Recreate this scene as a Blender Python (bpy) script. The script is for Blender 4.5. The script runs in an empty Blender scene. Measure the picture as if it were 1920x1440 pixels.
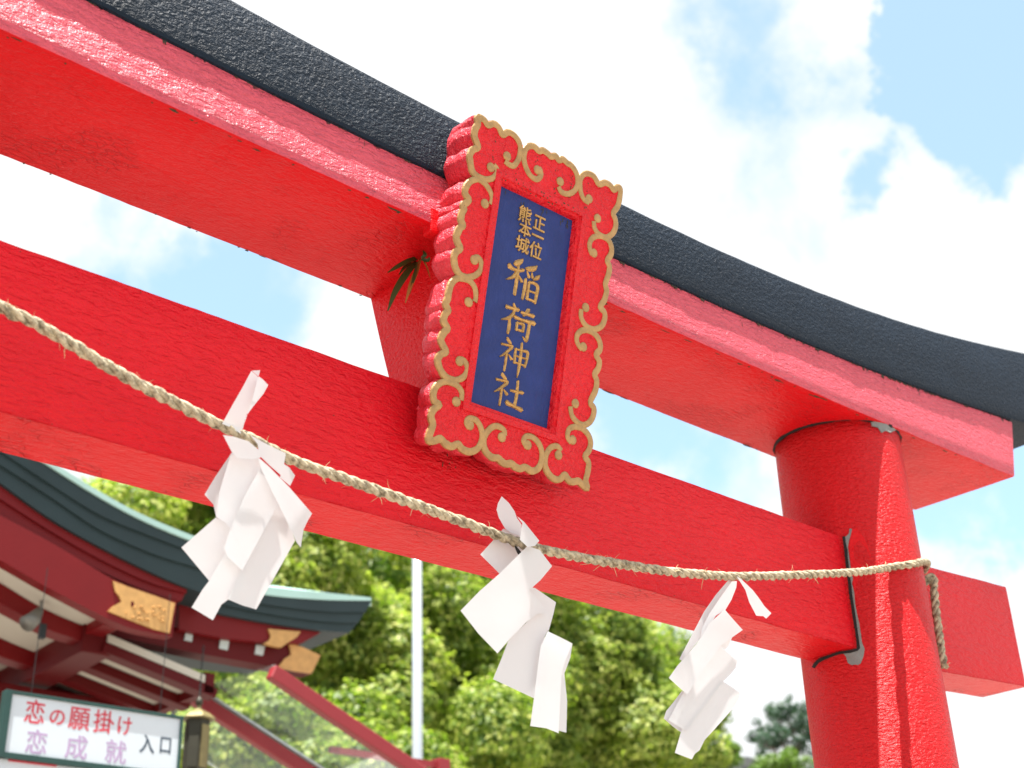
import bpy, bmesh, math, random
import numpy as np
from mathutils import Vector, Matrix, noise
from mathutils.geometry import tessellate_polygon

random.seed(7)
rng = np.random.default_rng(7)
SC = bpy.context.scene
COL = SC.collection

# ------------------------------------------------------------------ camera
ZO = 2.69                                    # height of the tie beam's underside above the ground
CAM = Vector((-1.781, -2.2692, -1.0883 + ZO))
RIGHT = Vector((0.752437, -0.65789, -0.031913))
UP = Vector((-0.281228, -0.364701, 0.88764))
FWD = Vector((0.595608, 0.658919, 0.459431))
FPX = 2570.15
cam_data = bpy.data.cameras.new('camera')
cam = bpy.data.objects.new('camera', cam_data)
COL.objects.link(cam)
m = Matrix((RIGHT, UP, -FWD)).transposed().to_4x4()
m.translation = CAM
cam.matrix_world = m
cam_data.sensor_width = 36.0
cam_data.lens = FPX / 1920 * 36.0
cam_data.clip_start = 0.05
cam_data.clip_end = 3000
cam_data.dof.use_dof = True
cam_data.dof.focus_distance = 3.25
cam_data.dof.aperture_fstop = 3.8
cam_data.dof.aperture_blades = 0
SC.camera = cam

# ------------------------------------------------------------------ light
SUN_DIR = Vector((-0.2, -0.1, 1.0)).normalized()
ELEV = math.asin(SUN_DIR.z)
sun_data = bpy.data.lights.new('sun', 'SUN')
sun_data.energy = 5.0
sun_data.angle = math.radians(0.53)
sun_data.color = (1.0, 0.96, 0.90)
sun = bpy.data.objects.new('sun', sun_data)
sun.rotation_euler = SUN_DIR.to_track_quat('Z', 'Y').to_euler()
sun.location = (0, 0, 30)
COL.objects.link(sun)

vs = SC.view_settings
vs.view_transform = 'Standard'
vs.look = 'None'
vs.exposure = 1.66
vs.gamma = 1.0
vs.use_curve_mapping = False

world = bpy.data.worlds.new('World')
SC.world = world
world.use_nodes = True
wt = world.node_tree
for n in list(wt.nodes):
    wt.nodes.remove(n)


def N(tree, kind, **kw):
    n = tree.nodes.new(kind)
    for k, v in kw.items():
        if k == 'inp':
            for kk, vv in v.items():
                n.inputs[kk].default_value = vv
        else:
            setattr(n, k, v)
    return n


def L(tree, a, b):
    tree.links.new(a, b)


def math_node(tree, op, a, b=None, clamp=False):
    n = tree.nodes.new('ShaderNodeMath')
    n.operation = op
    n.use_clamp = clamp
    for i, v in enumerate((a, b)):
        if v is None:
            continue
        if isinstance(v, (int, float)):
            n.inputs[i].default_value = v
        else:
            tree.links.new(v, n.inputs[i])
    return n.outputs[0]


def build_world():
    t = wt
    out = N(t, 'ShaderNodeOutputWorld')
    bg = N(t, 'ShaderNodeBackground', inp={'Strength': 0.1})
    sky = N(t, 'ShaderNodeTexSky', sky_type='NISHITA', sun_disc=False)
    sky.sun_elevation = ELEV
    sky.sun_rotation = math.atan2(SUN_DIR.x, SUN_DIR.y)
    sky.air_density = 1.0
    sky.dust_density = 0.6
    tc = N(t, 'ShaderNodeTexCoord')
    # cumulus: fractal noise over the direction, with openings of clear sky
    n1 = N(t, 'ShaderNodeTexNoise', inp={'Scale': 6.0, 'Detail': 9.0, 'Roughness': 0.58, 'Distortion': 0.25})
    n2 = N(t, 'ShaderNodeTexNoise', inp={'Scale': 2.2, 'Detail': 3.0, 'Roughness': 0.5})
    L(t, tc.outputs['Generated'], n1.inputs['Vector'])
    L(t, tc.outputs['Generated'], n2.inputs['Vector'])
    cov = math_node(t, 'ADD', math_node(t, 'MULTIPLY', n1.outputs[0], 1.1), math_node(t, 'MULTIPLY', n2.outputs[0], 0.7))
    gaps = [((0.7065, 0.334, 0.6245), 0.046, 0.5), ((0.733, 0.318, 0.60), 0.058, 0.85), ((0.716, 0.325, 0.618), 0.055, 0.8), ((0.718, 0.320, 0.622), 0.055, 0.6),
            ((0.708, 0.415, 0.571), 0.03, 0.32), ((0.43, 0.752, 0.50), 0.080, 0.36), ((0.352, 0.785, 0.512), 0.070, 0.36),
            ((0.665, 0.60, 0.437), 0.065, 0.34), ((0.73, 0.555, 0.40), 0.05, 0.28),
            ((0.825, 0.443, 0.345), 0.06, 0.38), ((0.855, 0.41, 0.315), 0.05, 0.3),
            ((0.630, 0.42, 0.652), 0.05, 0.2), ((0.585, 0.45, 0.675), 0.035, 0.15), ((-0.5, 0.5, 0.6), 0.3, 0.5), ((0.1, -0.75, 0.62), 0.35, 0.5),
            ((-0.75, -0.4, 0.5), 0.3, 0.5)]
    wn = N(t, 'ShaderNodeTexNoise', inp={'Scale': 8.0, 'Detail': 7.0, 'Roughness': 0.62})
    L(t, tc.outputs['Generated'], wn.inputs['Vector'])
    wc_ = N(t, 'ShaderNodeVectorMath', operation='SUBTRACT')
    L(t, wn.outputs['Color'], wc_.inputs[0])
    wc_.inputs[1].default_value = (0.5, 0.5, 0.5)
    wd_ = N(t, 'ShaderNodeVectorMath', operation='MULTIPLY_ADD')
    L(t, wc_.outputs[0], wd_.inputs[0])
    wd_.inputs[1].default_value = (0.19, 0.19, 0.19)
    L(t, tc.outputs['Generated'], wd_.inputs[2])
    for d, r, a in gaps:
        v = Vector(d).normalized()
        vm = N(t, 'ShaderNodeVectorMath', operation='DISTANCE')
        L(t, wd_.outputs[0], vm.inputs[0])
        vm.inputs[1].default_value = v
        mr = N(t, 'ShaderNodeMapRange', interpolation_type='SMOOTHSTEP',
               inp={'From Min': r * 1.35, 'From Max': r * 0.35, 'To Min': 0.0, 'To Max': a})
        L(t, vm.outputs['Value'], mr.inputs['Value'])
        cov = math_node(t, 'SUBTRACT', cov, mr.outputs[0])
    mask = N(t, 'ShaderNodeMapRange', interpolation_type='SMOOTHSTEP',
             inp={'From Min': 0.46, 'From Max': 0.82, 'To Min': 0.30, 'To Max': 1.0})
    L(t, cov, mask.inputs['Value'])
    mix = N(t, 'ShaderNodeMix', data_type='RGBA')
    L(t, mask.outputs[0], mix.inputs[0])
    tint = N(t, 'ShaderNodeMix', data_type='RGBA', blend_type='MULTIPLY', inp={0: 1.0})
    L(t, sky.outputs[0], tint.inputs[6])
    tint.inputs[7].default_value = (0.85, 1.15, 1.12, 1)
    L(t, tint.outputs[2], mix.inputs[6])
    mix.inputs[7].default_value = (3.5, 3.55, 3.6, 1)
    L(t, mix.outputs[2], bg.inputs['Color'])
    L(t, bg.outputs[0], out.inputs[0])


build_world()


# ------------------------------------------------------------------ helpers
def at(px, py, Y):
    """point of the plane y = Y that is seen at (px, py) of the 1920 x 1440 photograph"""
    d = FWD + RIGHT * ((px - 960) / FPX) - UP * ((py - 720) / FPX)
    return CAM + d * ((Y - CAM.y) / d.y)


def link(o, parent=None):
    COL.objects.link(o)
    if parent is not None:
        o.parent = parent
    return o


def mesh_obj(name, verts, faces, mat, parent=None, smooth=False, uvs=None, kind=None, label=None):
    me = bpy.data.meshes.new(name)
    me.from_pydata([tuple(v) for v in verts], [], faces)
    me.update()
    if smooth:
        me.polygons.foreach_set('use_smooth', [True] * len(me.polygons))
    if uvs is not None:
        uv = me.uv_layers.new(name='UVMap')
        for lp in me.loops:
            uv.data[lp.index].uv = uvs[lp.vertex_index]
    if mat:
        me.materials.append(mat)
    o = bpy.data.objects.new(name, me)
    link(o, parent)
    if kind:
        o['kind'] = kind
    if label:
        o['label'] = label
    return o


def bm_obj(name, bm, mat, parent=None, smooth=False, **kw):
    me = bpy.data.meshes.new(name)
    bmesh.ops.recalc_face_normals(bm, faces=bm.faces)
    bm.to_mesh(me)
    bm.free()
    if smooth:
        me.polygons.foreach_set('use_smooth', [True] * len(me.polygons))
    if mat:
        me.materials.append(mat)
    o = bpy.data.objects.new(name, me)
    link(o, parent)
    for k, v in kw.items():
        o[k] = v
    return o


def thing(name, label, cat, loc=(0, 0, 0), group=None):
    """an Empty at the thing's base; children keep world coordinates through the inverse"""
    o = bpy.data.objects.new(name, None)
    o.empty_display_size = 0.1
    COL.objects.link(o)
    o['label'] = label
    o['category'] = cat
    if group:
        o['group'] = group
    return o


def tag(o, label, cat, group=None):
    o['label'] = label
    o['category'] = cat
    if group:
        o['group'] = group
    return o


def box_geo(lo, hi):
    x0, y0, z0 = lo
    x1, y1, z1 = hi
    v = [(x0, y0, z0), (x1, y0, z0), (x1, y1, z0), (x0, y1, z0), (x0, y0, z1), (x1, y0, z1), (x1, y1, z1), (x0, y1, z1)]
    f = [(0, 3, 2, 1), (4, 5, 6, 7), (0, 1, 5, 4), (1, 2, 6, 5), (2, 3, 7, 6), (3, 0, 4, 7)]
    return v, f


def box(name, lo, hi, mat, parent=None, bevel=0.0, **kw):
    v, f = box_geo(lo, hi)
    bm = bmesh.new()
    vs_ = [bm.verts.new(p) for p in v]
    for q in f:
        bm.faces.new([vs_[i] for i in q])
    if bevel:
        bmesh.ops.bevel(bm, geom=bm.edges[:], offset=bevel, segments=2, affect='EDGES', profile=0.6)
    return bm_obj(name, bm, mat, parent, **kw)


def slab(name, outline, depth_vec, mat, parent=None, bevel=0.0, smooth=False, **kw):
    """closed outline (3D points, planar) extruded along depth_vec"""
    n = len(outline)
    bm = bmesh.new()
    a = [bm.verts.new(p) for p in outline]
    b = [bm.verts.new(Vector(p) + Vector(depth_vec)) for p in outline]
    for tri in tessellate_polygon([[Vector(p) for p in outline]]):
        try:
            bm.faces.new([a[i] for i in tri])
            bm.faces.new([b[i] for i in reversed(tri)])
        except ValueError:
            pass
    for i in range(n):
        bm.faces.new((a[i], a[(i + 1) % n], b[(i + 1) % n], b[i]))
    return bm_obj(name, bm, mat, parent, smooth, **kw)


def catmull(pts, k=6, closed=False):
    pts = [np.array(p, float) for p in pts]
    n = len(pts)
    out = []
    rngi = range(n if closed else n - 1)
    for i in rngi:
        p1, p2 = pts[i], pts[(i + 1) % n]
        p0 = pts[i - 1] if (i > 0 or closed) else 2 * p1 - p2
        p3 = pts[(i + 2) % n] if (i + 2 < n or closed) else 2 * p2 - p1
        for j in range(k):
            s = j / k
            out.append(0.5 * ((2 * p1) + (-p0 + p2) * s + (2 * p0 - 5 * p1 + 4 * p2 - p3) * s * s + (-p0 + 3 * p1 - 3 * p2 + p3) * s ** 3))
    if not closed:
        out.append(pts[-1])
    return out


def tube_geo(path, radius, seg=8, caps=True):
    """round tube along a path; radius a number or list"""
    path = [Vector(p) for p in path]
    n = len(path)
    rad = radius if hasattr(radius, '__len__') else [radius] * n
    verts, faces = [], []
    ref = Vector((0.13, 0.31, 0.94)).normalized()
    prev = None
    for i, p in enumerate(path):
        d = (path[min(i + 1, n - 1)] - path[max(i - 1, 0)]).normalized()
        if prev is None:
            a = ref - d * ref.dot(d)
            if a.length < 1e-3:
                a = Vector((1, 0, 0)) - d * d.x
        else:
            a = prev - d * prev.dot(d)
        a.normalize()
        prev = a
        b = d.cross(a)
        for k in range(seg):
            t = 2 * math.pi * k / seg
            verts.append(p + (a * math.cos(t) + b * math.sin(t)) * rad[i])
    for i in range(n - 1):
        for k in range(seg):
            k2 = (k + 1) % seg
            faces.append((i * seg + k, i * seg + k2, (i + 1) * seg + k2, (i + 1) * seg + k))
    if caps:
        faces.append(tuple(reversed(range(seg))))
        faces.append(tuple(range((n - 1) * seg, n * seg)))
    return verts, faces


class Geo:
    """collects several shapes into one mesh"""

    def __init__(self):
        self.v, self.f = [], []

    def add(self, vf):
        o = len(self.v)
        self.v += [tuple(p) for p in vf[0]]
        self.f += [tuple(i + o for i in q) for q in vf[1]]
        return self

    def build(self, name, mat, parent=None, smooth=False, **kw):
        return mesh_obj(name, self.v, self.f, mat, parent, smooth, **kw)


def lathe_geo(profile, seg, center, rot=0.0):
    """profile [(r, z)], around the vertical through center"""
    v, f = [], []
    cx, cy, cz = center
    for r, z in profile:
        for k in range(seg):
            t = rot + 2 * math.pi * k / seg
            v.append((cx + r * math.cos(t), cy + r * math.sin(t), cz + z))
    for i in range(len(profile) - 1):
        for k in range(seg):
            k2 = (k + 1) % seg
            f.append((i * seg + k, i * seg + k2, (i + 1) * seg + k2, (i + 1) * seg + k))
    f.append(tuple(reversed(range(seg))))
    f.append(tuple(range((len(profile) - 1) * seg, len(profile) * seg)))
    return v, f


# ------------------------------------------------------------------ materials
def new_mat(name):
    mt = bpy.data.materials.new(name)
    mt.use_nodes = True
    t = mt.node_tree
    return mt, t, t.nodes['Principled BSDF'], t.nodes['Material Output']


def paint(name, col, rough=0.4, scale=55.0, stretch=(1, 1, 1), strength=0.5, dist=0.004, var=0.12, spec=0.5,
          coat=0.0, fine=220.0, cracks=0.0, dirt=None, metallic=0.0, cscale=2.3):
    """painted surface with a rolled, hammered relief, slight colour drift and optional grime"""
    mt, t, p, out = new_mat(name)
    tc = N(t, 'ShaderNodeTexCoord')
    mp = N(t, 'ShaderNodeMapping')
    mp.inputs['Scale'].default_value = stretch
    L(t, tc.outputs['Object'], mp.inputs['Vector'])
    big = N(t, 'ShaderNodeTexNoise', inp={'Scale': cscale, 'Detail': 4.0, 'Roughness': 0.65})
    L(t, tc.outputs['Object'], big.inputs['Vector'])
    n1 = N(t, 'ShaderNodeTexNoise', inp={'Scale': scale, 'Detail': 3.0, 'Roughness': 0.55, 'Distortion': 0.6})
    n2 = N(t, 'ShaderNodeTexNoise', inp={'Scale': fine, 'Detail': 2.0, 'Roughness': 0.5})
    L(t, mp.outputs[0], n1.inputs['Vector'])
    L(t, tc.outputs['Object'], n2.inputs['Vector'])
    h = math_node(t, 'ADD', n1.outputs[0], math_node(t, 'MULTIPLY', n2.outputs[0], 0.22))
    c0 = tuple(c * (1 - var) for c in col) + (1,)
    c1 = tuple(min(1, c * (1 + var)) for c in col) + (1,)
    mx = N(t, 'ShaderNodeMix', data_type='RGBA')
    L(t, big.outputs[0], mx.inputs[0])
    mx.inputs[6].default_value = c0
    mx.inputs[7].default_value = c1
    colour = mx.outputs[2]
    if cracks:
        mc = N(t, 'ShaderNodeMapping')
        mc.inputs['Scale'].default_value = (22, 70, 70)
        L(t, tc.outputs['Object'], mc.inputs['Vector'])
        dn = N(t, 'ShaderNodeTexNoise', inp={'Scale': 6.0, 'Detail': 3.0})
        L(t, tc.outputs['Object'], dn.inputs['Vector'])
        vo = N(t, 'ShaderNodeTexVoronoi', feature='DISTANCE_TO_EDGE', inp={'Scale': 1.0})
        wv = N(t, 'ShaderNodeTexNoise', inp={'Scale': 25.0, 'Detail': 2.0})
        L(t, tc.outputs['Object'], wv.inputs['Vector'])
        vadd = N(t, 'ShaderNodeVectorMath', operation='MULTIPLY_ADD')
        L(t, wv.outputs['Color'], vadd.inputs[0])
        vadd.inputs[1].default_value = (1.2, 1.2, 1.2)
        L(t, mc.outputs[0], vadd.inputs[2])
        L(t, vadd.outputs[0], vo.inputs['Vector'])
        cr = N(t, 'ShaderNodeMapRange', inp={'From Min': 0.0, 'From Max': 0.05, 'To Min': 1.0, 'To Max': 0.0})
        L(t, vo.outputs['Distance'], cr.inputs['Value'])
        gate = N(t, 'ShaderNodeMapRange', inp={'From Min': 0.52, 'From Max': 0.60})
        L(t, dn.outputs[0], gate.inputs['Value'])
        ck = math_node(t, 'MULTIPLY', cr.outputs[0], gate.outputs[0])
        ck = math_node(t, 'MULTIPLY', ck, cracks)
        m2 = N(t, 'ShaderNodeMix', data_type='RGBA')
        L(t, ck, m2.inputs[0])
        L(t, colour, m2.inputs[6])
        m2.inputs[7].default_value = (col[0] * 0.35, col[1] * 0.4, col[2] * 0.4, 1)
        colour = m2.outputs[2]
        h = math_node(t, 'SUBTRACT', h, ck)
    if dirt:
        # mould specks and drip marks: uv.y is 1 at the edge the drips start from
        uv = N(t, 'ShaderNodeUVMap', uv_map='UVMap')
        sp = N(t, 'ShaderNodeSeparateXYZ')
        L(t, uv.outputs[0], sp.inputs[0])
        du = N(t, 'ShaderNodeCombineXYZ')
        L(t, math_node(t, 'MULTIPLY', sp.outputs['X'], dirt.get('fx', 34)), du.inputs['X'])
        L(t, math_node(t, 'MULTIPLY', sp.outputs['Y'], dirt.get('fy', 1.6)), du.inputs['Y'])
        d1 = N(t, 'ShaderNodeTexNoise', inp={'Scale': 1.0, 'Detail': 3.0, 'Roughness': 0.6})
        L(t, du.outputs[0], d1.inputs['Vector'])
        d2 = N(t, 'ShaderNodeTexNoise', inp={'Scale': 130.0, 'Detail': 2.0})
        L(t, tc.outputs['Object'], d2.inputs['Vector'])
        edge = math_node(t, 'MULTIPLY', math_node(t, 'POWER', sp.outputs['Y'], dirt.get('pow', 7.0)), dirt.get('amp', 0.3))
        dm = math_node(t, 'ADD', math_node(t, 'ADD', d1.outputs[0], edge), math_node(t, 'MULTIPLY', d2.outputs[0], 0.25))
        dk = N(t, 'ShaderNodeMapRange', inp={'From Min': dirt.get('t', 0.93), 'From Max': dirt.get('t', 0.93) + 0.06})
        L(t, dm, dk.inputs['Value'])
        m3 = N(t, 'ShaderNodeMix', data_type='RGBA')
        L(t, math_node(t, 'MULTIPLY', dk.outputs[0], 0.9), m3.inputs[0])
        L(t, colour, m3.inputs[6])
        m3.inputs[7].default_value = dirt.get('col', (0.018, 0.014, 0.010, 1))
        colour = m3.outputs[2]
    L(t, colour, p.inputs['Base Color'])
    rr = N(t, 'ShaderNodeMapRange', inp={'To Min': rough - 0.07, 'To Max': rough + 0.10})
    L(t, n1.outputs[0], rr.inputs['Value'])
    L(t, rr.outputs[0], p.inputs['Roughness'])
    p.inputs['Specular IOR Level'].default_value = spec
    p.inputs['Metallic'].default_value = metallic
    if coat:
        p.inputs['Coat Weight'].default_value = coat
        p.inputs['Coat Roughness'].default_value = 0.12
    b = N(t, 'ShaderNodeBump', inp={'Strength': strength, 'Distance': dist})
    L(t, h, b.inputs['Height'])
    L(t, b.outputs[0], p.inputs['Normal'])
    return mt


def plain(name, col, rough=0.5, metallic=0.0, noise_scale=8.0, var=0.15, bump=0.0, spec=0.5, bscale=None):
    mt, t, p, out = new_mat(name)
    tc = N(t, 'ShaderNodeTexCoord')
    n = N(t, 'ShaderNodeTexNoise', inp={'Scale': noise_scale, 'Detail': 5.0, 'Roughness': 0.6})
    L(t, tc.outputs['Object'], n.inputs['Vector'])
    mx = N(t, 'ShaderNodeMix', data_type='RGBA')
    L(t, n.outputs[0], mx.inputs[0])
    mx.inputs[6].default_value = tuple(c * (1 - var) for c in col) + (1,)
    mx.inputs[7].default_value = tuple(min(1, c * (1 + var)) for c in col) + (1,)
    L(t, mx.outputs[2], p.inputs['Base Color'])
    p.inputs['Roughness'].default_value = rough
    p.inputs['Metallic'].default_value = metallic
    p.inputs['Specular IOR Level'].default_value = spec
    if bump:
        n2 = N(t, 'ShaderNodeTexNoise', inp={'Scale': bscale or noise_scale * 12, 'Detail': 4.0})
        L(t, tc.outputs['Object'], n2.inputs['Vector'])
        b = N(t, 'ShaderNodeBump', inp={'Strength': 0.6, 'Distance': bump})
        L(t, n2.outputs[0], b.inputs['Height'])
        L(t, b.outputs[0], p.inputs['Normal'])
    return mt


RED = (0.60, 0.0055, 0.0095)
M = {}
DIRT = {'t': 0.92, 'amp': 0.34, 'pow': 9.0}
M['red_front'] = paint('vermilion_paint', RED, 0.38, 85, (0.45, 1, 1.3), 0.8, 0.007, spec=0.15)
M['red_shimaki'] = paint('vermilion_paint_lintel', RED, 0.40, 80, (0.5, 1, 1.3), 0.9, 0.007, cracks=0.28, spec=0.15, var=0.16)
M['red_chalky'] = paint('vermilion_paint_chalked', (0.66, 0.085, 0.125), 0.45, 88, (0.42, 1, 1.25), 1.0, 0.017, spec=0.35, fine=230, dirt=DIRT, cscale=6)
M['red_nuki'] = paint('vermilion_paint_tie_beam', RED, 0.40, 70, (0.45, 1, 1.3), 0.9, 0.007, cracks=0.45, spec=0.15, var=0.16)
M['red_nuki_front'] = paint('vermilion_paint_sheen', (0.64, 0.006, 0.014), 0.34, 75, (0.42, 1, 1.3), 1.0, 0.009, spec=0.22, var=0.16)
M['red_pillar'] = paint('vermilion_paint_pillar', (0.58, 0.005, 0.009), 0.42, 115, (0.6, 0.6, 1.3), 1.0, 0.012, spec=0.24, fine=260, var=0.16)
M['red_frame'] = paint('vermilion_lacquer', (0.64, 0.006, 0.013), 0.33, 80, (1, 1, 1), 1.0, 0.011, fine=190, spec=0.28, var=0.18, cscale=7)
M['red_frame_side'] = paint('vermilion_lacquer_chalky_lit', (0.66, 0.035, 0.055), 0.42, 85, (1, 1, 1), 0.9, 0.009, fine=190, spec=0.38, cscale=12)  # paler chalky sides; sunlit brightness of the edges is put into this colour
M['black'] = paint('black_slate_paint', (0.006, 0.0135, 0.025), 0.6, 100, (0.8, 1, 1), 1.0, 0.008, var=0.35, fine=220, spec=0.17, cscale=5)
M['blue'] = paint('indigo_panel_paint', (0.016, 0.032, 0.150), 0.5, 70, (1, 1, 0.5), 0.7, 0.004, var=0.4, spec=0.25, cscale=14)
M['gold_trim'] = paint('ochre_gold_paint', (0.38, 0.225, 0.082), 0.45, 110, (1, 1, 1), 0.6, 0.003, var=0.55, metallic=0.15, cscale=45)
M['gold_leaf'] = paint('gold_leaf', (0.47, 0.27, 0.085), 0.32, 140, (1, 1, 1), 0.9, 0.003, var=0.75, metallic=0.6, cscale=95)
M['cement'] = plain('grey_mortar', (0.20, 0.20, 0.19), 0.9, 0, 30, 0.4, 0.004)
M['gap'] = plain('dark_joint', (0.012, 0.010, 0.010), 0.95, 0, 40, 0.5, 0.003)
M['mould'] = plain('mould_crust', (0.055, 0.045, 0.030), 0.95, 0, 40, 0.5, 0.003)


def paper_mat():
    mt, t, p, out = new_mat('white_paper')
    tc = N(t, 'ShaderNodeTexCoord')
    n = N(t, 'ShaderNodeTexNoise', inp={'Scale': 14.0, 'Detail': 4.0})
    L(t, tc.outputs['Object'], n.inputs['Vector'])
    mx = N(t, 'ShaderNodeMix', data_type='RGBA')
    L(t, n.outputs[0], mx.inputs[0])
    mx.inputs[6].default_value = (0.67, 0.67, 0.68, 1)
    mx.inputs[7].default_value = (0.72, 0.72, 0.73, 1)
    d = N(t, 'ShaderNodeBsdfDiffuse')
    tr = N(t, 'ShaderNodeBsdfTranslucent')
    L(t, mx.outputs[2], d.inputs[0])
    L(t, mx.outputs[2], tr.inputs[0])
    s = N(t, 'ShaderNodeMixShader', inp={0: 0.32})
    L(t, d.outputs[0], s.inputs[1])
    L(t, tr.outputs[0], s.inputs[2])
    b = N(t, 'ShaderNodeBump', inp={'Strength': 0.25, 'Distance': 0.002})
    L(t, n.outputs[0], b.inputs['Height'])
    L(t, b.outputs[0], d.inputs['Normal'])
    L(t, s.outputs[0], out.inputs['Surface'])
    return mt


M['paper'] = paper_mat()


def straw_mat(name, c0, c1):
    mt, t, p, out = new_mat(name)
    tc = N(t, 'ShaderNodeTexCoord')
    n = N(t, 'ShaderNodeTexNoise', inp={'Scale': 60.0, 'Detail': 5.0, 'Roughness': 0.7})
    L(t, tc.outputs['Object'], n.inputs['Vector'])
    r = N(t, 'ShaderNodeValToRGB')
    r.color_ramp.elements[0].position = 0.36
    r.color_ramp.elements[0].color = c0
    r.color_ramp.elements[1].position = 0.58
    r.color_ramp.elements[1].color = c1
    L(t, n.outputs[0], r.inputs[0])
    L(t, r.outputs[0], p.inputs['Base Color'])
    p.inputs['Roughness'].default_value = 0.75
    mp = N(t, 'ShaderNodeMapping')
    mp.inputs['Scale'].default_value = (90, 500, 500)
    mp.inputs['Rotation'].default_value = (0, 0.35, 0.25)
    L(t, tc.outputs['Object'], mp.inputs['Vector'])
    n2 = N(t, 'ShaderNodeTexNoise', inp={'Scale': 1.0, 'Detail': 2.0})
    L(t, mp.outputs[0], n2.inputs['Vector'])
    b = N(t, 'ShaderNodeBump', inp={'Strength': 0.9, 'Distance': 0.002})
    L(t, n2.outputs[0], b.inputs['Height'])
    L(t, b.outputs[0], p.inputs['Normal'])
    return mt


M['straw'] = straw_mat('rice_straw', (0.13, 0.10, 0.058, 1), (0.50, 0.425, 0.29, 1))
M['straw_pale'] = straw_mat('dry_straw_fibre', (0.45, 0.33, 0.16, 1), (0.62, 0.50, 0.30, 1))

# ------------------------------------------------------------------ ground
M['ground'] = plain('pale_stone_paving', (0.26, 0.235, 0.205), 0.85, 0, 0.8, 0.15, 0.004, bscale=30)
v, f = [], []
RR = [0, 3, 8, 20, 60, 200, 900]
v.append((0, 0, 0))
for r in RR[1:]:
    for k in range(48):
        a = 2 * math.pi * k / 48
        v.append((r * math.cos(a), r * math.sin(a), 0))
for k in range(48):
    f.append((0, 1 + k, 1 + (k + 1) % 48))
for i in range(len(RR) - 2):
    for k in range(48):
        a, b = 1 + i * 48 + k, 1 + i * 48 + (k + 1) % 48
        f.append((a, a + 48, b + 48, b))
mesh_obj('ground', v, f, M['ground'], kind='structure')

# ------------------------------------------------------------------ the gate
XC = 0.11                                    # middle of the gate
TS, TN, YK = 0.2010, 0.0777, 0.209            # half depths: lintel, tie beam, black cap's front


def dz(x):
    return abs(x - XC)


def beam_loft(name, x0, x1, section, mat, parent, n=170, jit=0.0012, vrange=None, seed=0.0, end_slant=0.0, front=None):
    """section(x) -> list of (y, z) going round; swept along x with slightly uneven edges"""
    verts, faces, uvs = [], [], []
    k = len(section(0.5 * (x0 + x1)))
    for i in range(n + 1):
        s = i / n
        x = x0 + (x1 - x0) * s
        prof = section(x)
        zs = [p[1] for p in prof]
        zl, zh = min(zs), max(zs)
        for j, (y, z) in enumerate(prof):
            jx = noise.noise(Vector((x * 9, y * 5 + seed, z * 7))) * jit + noise.noise(Vector((x * 60, y * 30 + seed, z * 30))) * jit * 0.7
            jz = noise.noise(Vector((x * 9 + 40, y * 5 + seed, z * 7))) * jit + noise.noise(Vector((x * 60 + 9, y * 30 + seed, z * 30))) * jit * 0.7
            hx = x + end_slant * ((z - zl) / max(1e-6, zh - zl)) * (1 if x > XC else -1) * (abs(2 * s - 1) ** 12)
            verts.append((hx, y + jx, z + jz + ZO))
            uvs.append((x, (z - zl) / max(1e-6, zh - zl)))
    for i in range(n):
        for j in range(k):
            j2 = (j + 1) % k
            faces.append((i * k + j, i * k + j2, (i + 1) * k + j2, (i + 1) * k + j))
    faces.append(tuple(reversed(range(k))))
    faces.append(tuple(range(n * k, (n + 1) * k)))
    o = mesh_obj(name, verts, faces, mat, parent, smooth=False, uvs=uvs)
    bm = bmesh.new()
    bm.from_mesh(o.data)
    bmesh.ops.recalc_face_normals(bm, faces=bm.faces)
    bm.to_mesh(o.data)
    bm.free()
    for p in o.data.polygons:
        p.use_smooth = len(p.vertices) == 4
    o.data.set_sharp_from_angle(angle=math.radians(28))
    if front:
        o.data.materials.append(front)
        for p in o.data.polygons:
            if p.normal.y < -0.75:
                p.material_index = 1
    return o


gate = thing('torii_gate', 'large vermilion torii gate with a black cap beam and round pillars', 'gate')
gate['base'] = (XC, 0, 0)
B = 0.006                                    # worn edge radius


def sec_rect(y0, y1, zb0, zb1, zt0, zt1, b=B):
    """front edge at y0 with bottom zb0 / top zt0, back edge at y1 with zb1 / zt1"""
    return [(y0 + b, zb0), (y0 + b * 0.3, zb0 + b * 0.3), (y0, zb0 + b)] + \
           [(y0, zb0 + (zt0 - zb0) * q) for q in (0.25, 0.5, 0.75)] + \
           [(y0, zt0 - b), (y0 + b * 0.3, zt0 - b * 0.3), (y0 + b, zt0)] + \
           [(y1 - b, zt1), (y1, zt1 - b), (y1, zb1 + b), (y1 - b * 0.3, zb1 + b * 0.3), (y1 - b, zb1),
            ((y0 + y1) / 2 + 0.08, zb0 * 0.3 + zb1 * 0.7), ((y0 + y1) / 2 - 0.08, zb0 * 0.7 + zb1 * 0.3)]


def z_shimaki(x):
    return 0.6985 + 0.0022 * dz(x) ** 3


def z_joint(x):
    return 0.842 + 0.0152 * dz(x) ** 2.4


def z_cap(x):
    return 1.034 + 0.0292 * dz(x) ** 2.4


def sec_shimaki(x):
    zb, zt = z_shimaki(x), z_joint(x) + 0.004
    back = 0.028 * (1 - 0.72 * min(1, dz(x) / 2.3) ** 2)
    return sec_rect(-TS, TS, zb, zb + back, zt, zt)


def sec_kasagi(x):
    zb, zt = z_joint(x) - 0.002, z_cap(x)
    b = 0.012
    return [(-YK + b, zb), (-YK + 0.002, zb + 0.003), (-YK, zb + b), (-YK + 0.001, zb + 0.07), (-YK + 0.002, zb + 0.12), (-YK + 0.004, zt - b), (-YK + 0.008, zt - 0.003), (-YK + 0.016, zt),
            (0.0, zt + 0.085), (YK - 0.004, zt), (YK + 0.012, zt - b), (YK, zb + b), (YK - b, zb)]


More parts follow.
